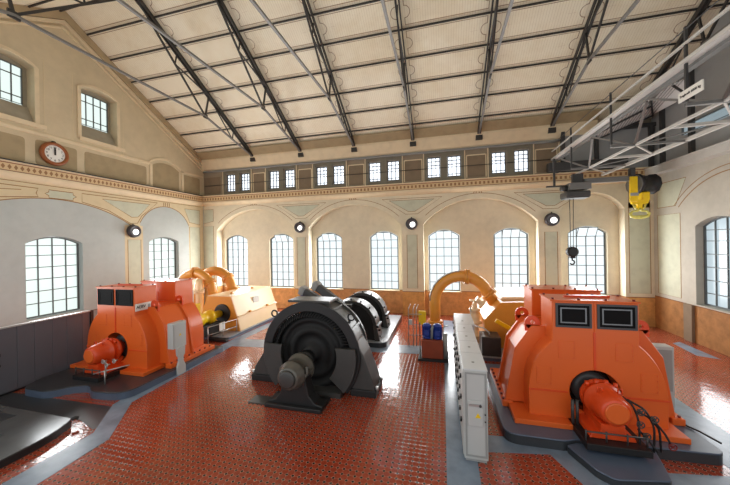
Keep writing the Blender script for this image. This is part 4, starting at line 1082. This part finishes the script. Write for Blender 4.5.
# ------------------------------------------------------------------ travelling crane at the right
t = thing('bridge_crane', 'lattice girder bridge crane spanning high on the right', 'crane', (7.5, 10, 8.5))
ya, yb = 1.0, 19.75
MB().box(6.28, 6.56, ya, yb, 9.62, 9.72).build('top_flange', 'crane_pale', t)
MB().box(6.5, 6.58, ya, yb, 9.53, 9.62).build('girder_web', 'crane_grey', t)
MB().box(6.56, 6.74, ya, yb, 9.58, 9.61).build('walkway', 'crane_grey', t)
MB().bar((6.35, ya, 10.15), (6.35, yb, 10.15), .06, .06).build('hand_rail', 'crane_pale', t)
MB().tube([(6.35, ya, 10.5), (6.35, yb - 1, 10.55)], .015, 6).build('trolley_wire', 'crane_dark', t)
MB().bar((7.15, ya, 8.52), (7.15, 19.3, 8.52), .08, .08).build('lower_chord', 'crane_pale', t)
MB().bar((8.7, ya, 8.54), (8.7, 19.4, 8.54), .12, .12).build('lower_chord', 'crane_pale', t)
nodes = [17.15, 13.5, 9.85, 6.2, 2.55]
for y in nodes:
    MB().box(6.34, 6.4, y - .03, y + .03, 8.6, 10.6).build('post', 'crane_dark', t)
    MB().box(6.35, 8.8, y - .05, y + .05, 8.48, 8.56).build('cross_member', 'crane_grey', t)
    for dy in (-1.75, 1.75):
        if y + dy < 19.5: MB().bar((6.55, y + dy, 9.45), (7.1, y + dy * .05, 8.56), .07, .07).build('diagonal', 'truss_tie', t)
    MB().bar((7.15, y, 8.52), (8.7, y + 1.8, 8.54), .05, .05).build('lateral_brace', 'crane_pale', t)
    MB().bar((7.15, y - 1.8, 8.52), (8.7, y - 1.8, 8.54), .09, .09).build('lateral_strut', 'crane_pale', t)
    MB().bar((8.7, y - 1.8, 8.54), (7.15, y, 8.52), .04, .04).build('lateral_brace', 'crane_grey', t)
MB().box(6.1, 10.0, 19.5, 19.95, 8.95, 9.45).build('end_carriage', 'crane_dark', t, bevel=.02)
for x in (6.6, 9.4): MB().cyl((x, 19.6, 9.0), (x, 19.85, 9.0), .14, n=20).build('wheel', 'iron_grey', t)
sg = MB().box(6.27, 6.3, 9.2, 9.98, 8.62, 8.88).build('load_sign', 'sign_white', t)
text('lettering', 'Tragkraft 6000 kg', 'ink', sg, (6.266, 9.59, 8.75), (PI / 2, 0, -PI / 2), .095)
MB().box(6.3, 6.34, 9.8, 9.9, 8.6, 8.85).build('sign_bracket', 'crane_dark', t)
t = thing('crane_trolley', 'grey hoist trolley hanging under the crane near the right-hand lamp', 'hoist', (7.0, 18.4, 7.1))
MB().box(6.6, 7.6, 18.0, 18.8, 7.6, 7.98).build('hoist_case', 'crane_grey', t, bevel=.03)
MB().box(6.4, 7.55, 17.95, 18.85, 7.2, 7.52).build('lamp_hood', 'iron_grey', t, bevel=.06)
MB().box(6.45, 7.5, 18.0, 18.8, 7.16, 7.2).build('hood_glass', 'frame_grey', t)
MB().box(7.4, 10.0, 18.3, 18.5, 7.95, 8.2).build('cross_arm', 'crane_grey', t)
MB().box(6.85, 7.35, 18.3, 18.5, 7.98, 8.48).build('hanger', 'crane_dark', t)
MB().box(5.95, 6.05, 18.36, 18.44, 7.9, 9.4).box(5.6, 6.6, 18.36, 18.44, 7.84, 7.92).build('pick_up_arm', 'crane_dark', t)
MB().cyl((6.3, 18.4, 7.75), (6.6, 18.4, 7.75), .16, n=16).build('drive_motor', 'crane_dark', t)
t = thing('hook_block', 'black hook block hanging on thin ropes before the right back window', 'hook', (6.8, 18.4, 3.6))
MB().tube([(6.72, 18.4, 7.2), (6.74, 18.4, 4.4)], .018, 6).tube([(6.9, 18.4, 7.2), (6.86, 18.4, 4.4)], .018, 6).build('rope', 'crane_dark', t)
MB().lathe((6.8, 18.22, 4.3), (0, 1, 0), [(0, .2), (.04, .27), (.3, .27), (.34, .2)], 24).box(6.68, 6.92, 18.28, 18.52, 3.95, 4.3).build('sheave_block', 'ink', t)
MB().tube([(6.8, 18.4, 3.95), (6.8, 18.4, 3.84)] + [(6.8 + .11 * math.sin(a), 18.4, 3.73 + .11 * math.cos(a)) for a in [.2 + k * .45 for k in range(10)]], .04, 8).build('hook', 'iron_grey', t)
t = thing('ramshorn_hook', 'yellow double hook with its dark drum hanging beside the right wall', 'hook', (9.8, 18.4, 6.0))
MB().box(9.4, 9.72, 18.2, 18.35, 6.85, 8.15).build('cheek_plate', 'yellow', t, bevel=.03)
MB().box(9.38, 9.74, 18.18, 18.2, 7.15, 7.3).build('grey_band', 'mid_grey', t)
MB().box(9.95, 10.3, 18.3, 18.7, 6.9, 7.35).build('crosshead', 'yellow', t, bevel=.06)
MB().prism(rounded([(9.5, 6.95), (10.25, 6.95), (10.2, 6.75), (9.95, 6.7), (9.95, 6.45), (9.75, 6.45), (9.75, 6.7), (9.5, 6.75)], .04, 3), 'y', 18.3, 18.45).build('hook_yoke', 'yellow', t)
MB().lathe((9.75, 18.55, 7.78), (1, .3, 0), [(0, .5), (.04, .55), (.1, .55), (.14, .46), (.85, .46), (.88, .54), (.94, .54)], 10).build('rope_drum', 'rubber', t)
MB().lathe((9.71, 18.54, 7.78), (1, .3, 0), [(0, .48), (.04, .5)], 10).build('drum_face', 'crane_grey', t)
hk = MB()
for s in (-1, 1):
    hk.tube([(9.85, 18.35, 6.5), (9.85 + s * .1, 18.35, 6.38), (9.85 + s * .3, 18.35, 6.36), (9.85 + s * .4, 18.35, 6.24), (9.85 + s * .34, 18.35, 6.1), (9.85 + s * .15, 18.35, 6.06), (9.85, 18.35, 6.06)], [.07, .06, .05, .07, .08, .09, .1], 10)
    hk.tube([(9.85 + s * .08, 18.35, 6.4), (9.85 + s * .2, 18.35, 6.55), (9.85 + s * .28, 18.35, 6.75)], .05, 8)
hk.build('double_hook', 'hook_pale', t)
MB().box(9.45, 9.65, 18.25, 18.5, 8.1, 8.6).build('suspension', 'crane_dark', t)
t = thing('lattice_rod', None, 'rod', (0, 0, 0)) if False else None

# ------------------------------------------------------------------ daylight and camera
w = bpy.data.worlds.new('daylight'); scene.world = w; w.use_nodes = True
bg = w.node_tree.nodes['Background']; bg.inputs[0].default_value = (.93, .97, 1.0, 1); bg.inputs[1].default_value = .64
def daylight(loc, rot, sx, sy, e):
    L = bpy.data.lights.new('window_daylight', 'AREA'); L.shape = 'RECTANGLE'; L.size = sx; L.size_y = sy; L.energy = e; L.color = (.97, .99, 1.0)
    o = bpy.data.objects.new('window_daylight', L); COL.objects.link(o); o.location = loc; o.rotation_euler = rot
for x in bw: daylight((x, YB + .68, 3.5), (-PI / 2, 0, 0), 1.7, 3.6, 185)
for y in (4.7, 10.75, 16.8): daylight((XL + .03, y - .15, 3.5), (PI / 2, 0, -PI / 2), 1.9, 3.4, 160)
for y in (10.0, 16.2): daylight((XR - .03, y, 3.6), (PI / 2, 0, PI / 2), 1.9, 3.4, 60)

F = 298.0; TH = math.atan2(77, F)
cam = bpy.data.cameras.new('camera'); cam.sensor_width = 36; cam.sensor_fit = 'HORIZONTAL'; cam.lens = F / 730 * 36; cam.clip_start = .05; cam.clip_end = 200
co = bpy.data.objects.new('camera', cam); COL.objects.link(co)
co.matrix_world = Matrix.Translation((0, 0, 5)) @ Matrix.Rotation(TH, 4, 'Z') @ Matrix.Rotation(PI / 2 - .00075, 4, 'X') @ Matrix.Rotation(math.radians(-.95), 4, 'Z')
scene.camera = co
scene.view_settings.view_transform = 'Standard'; scene.view_settings.look = 'None'
scene.view_settings.gamma = 1; scene.view_settings.use_curve_mapping = False; scene.view_settings.exposure = 0.85
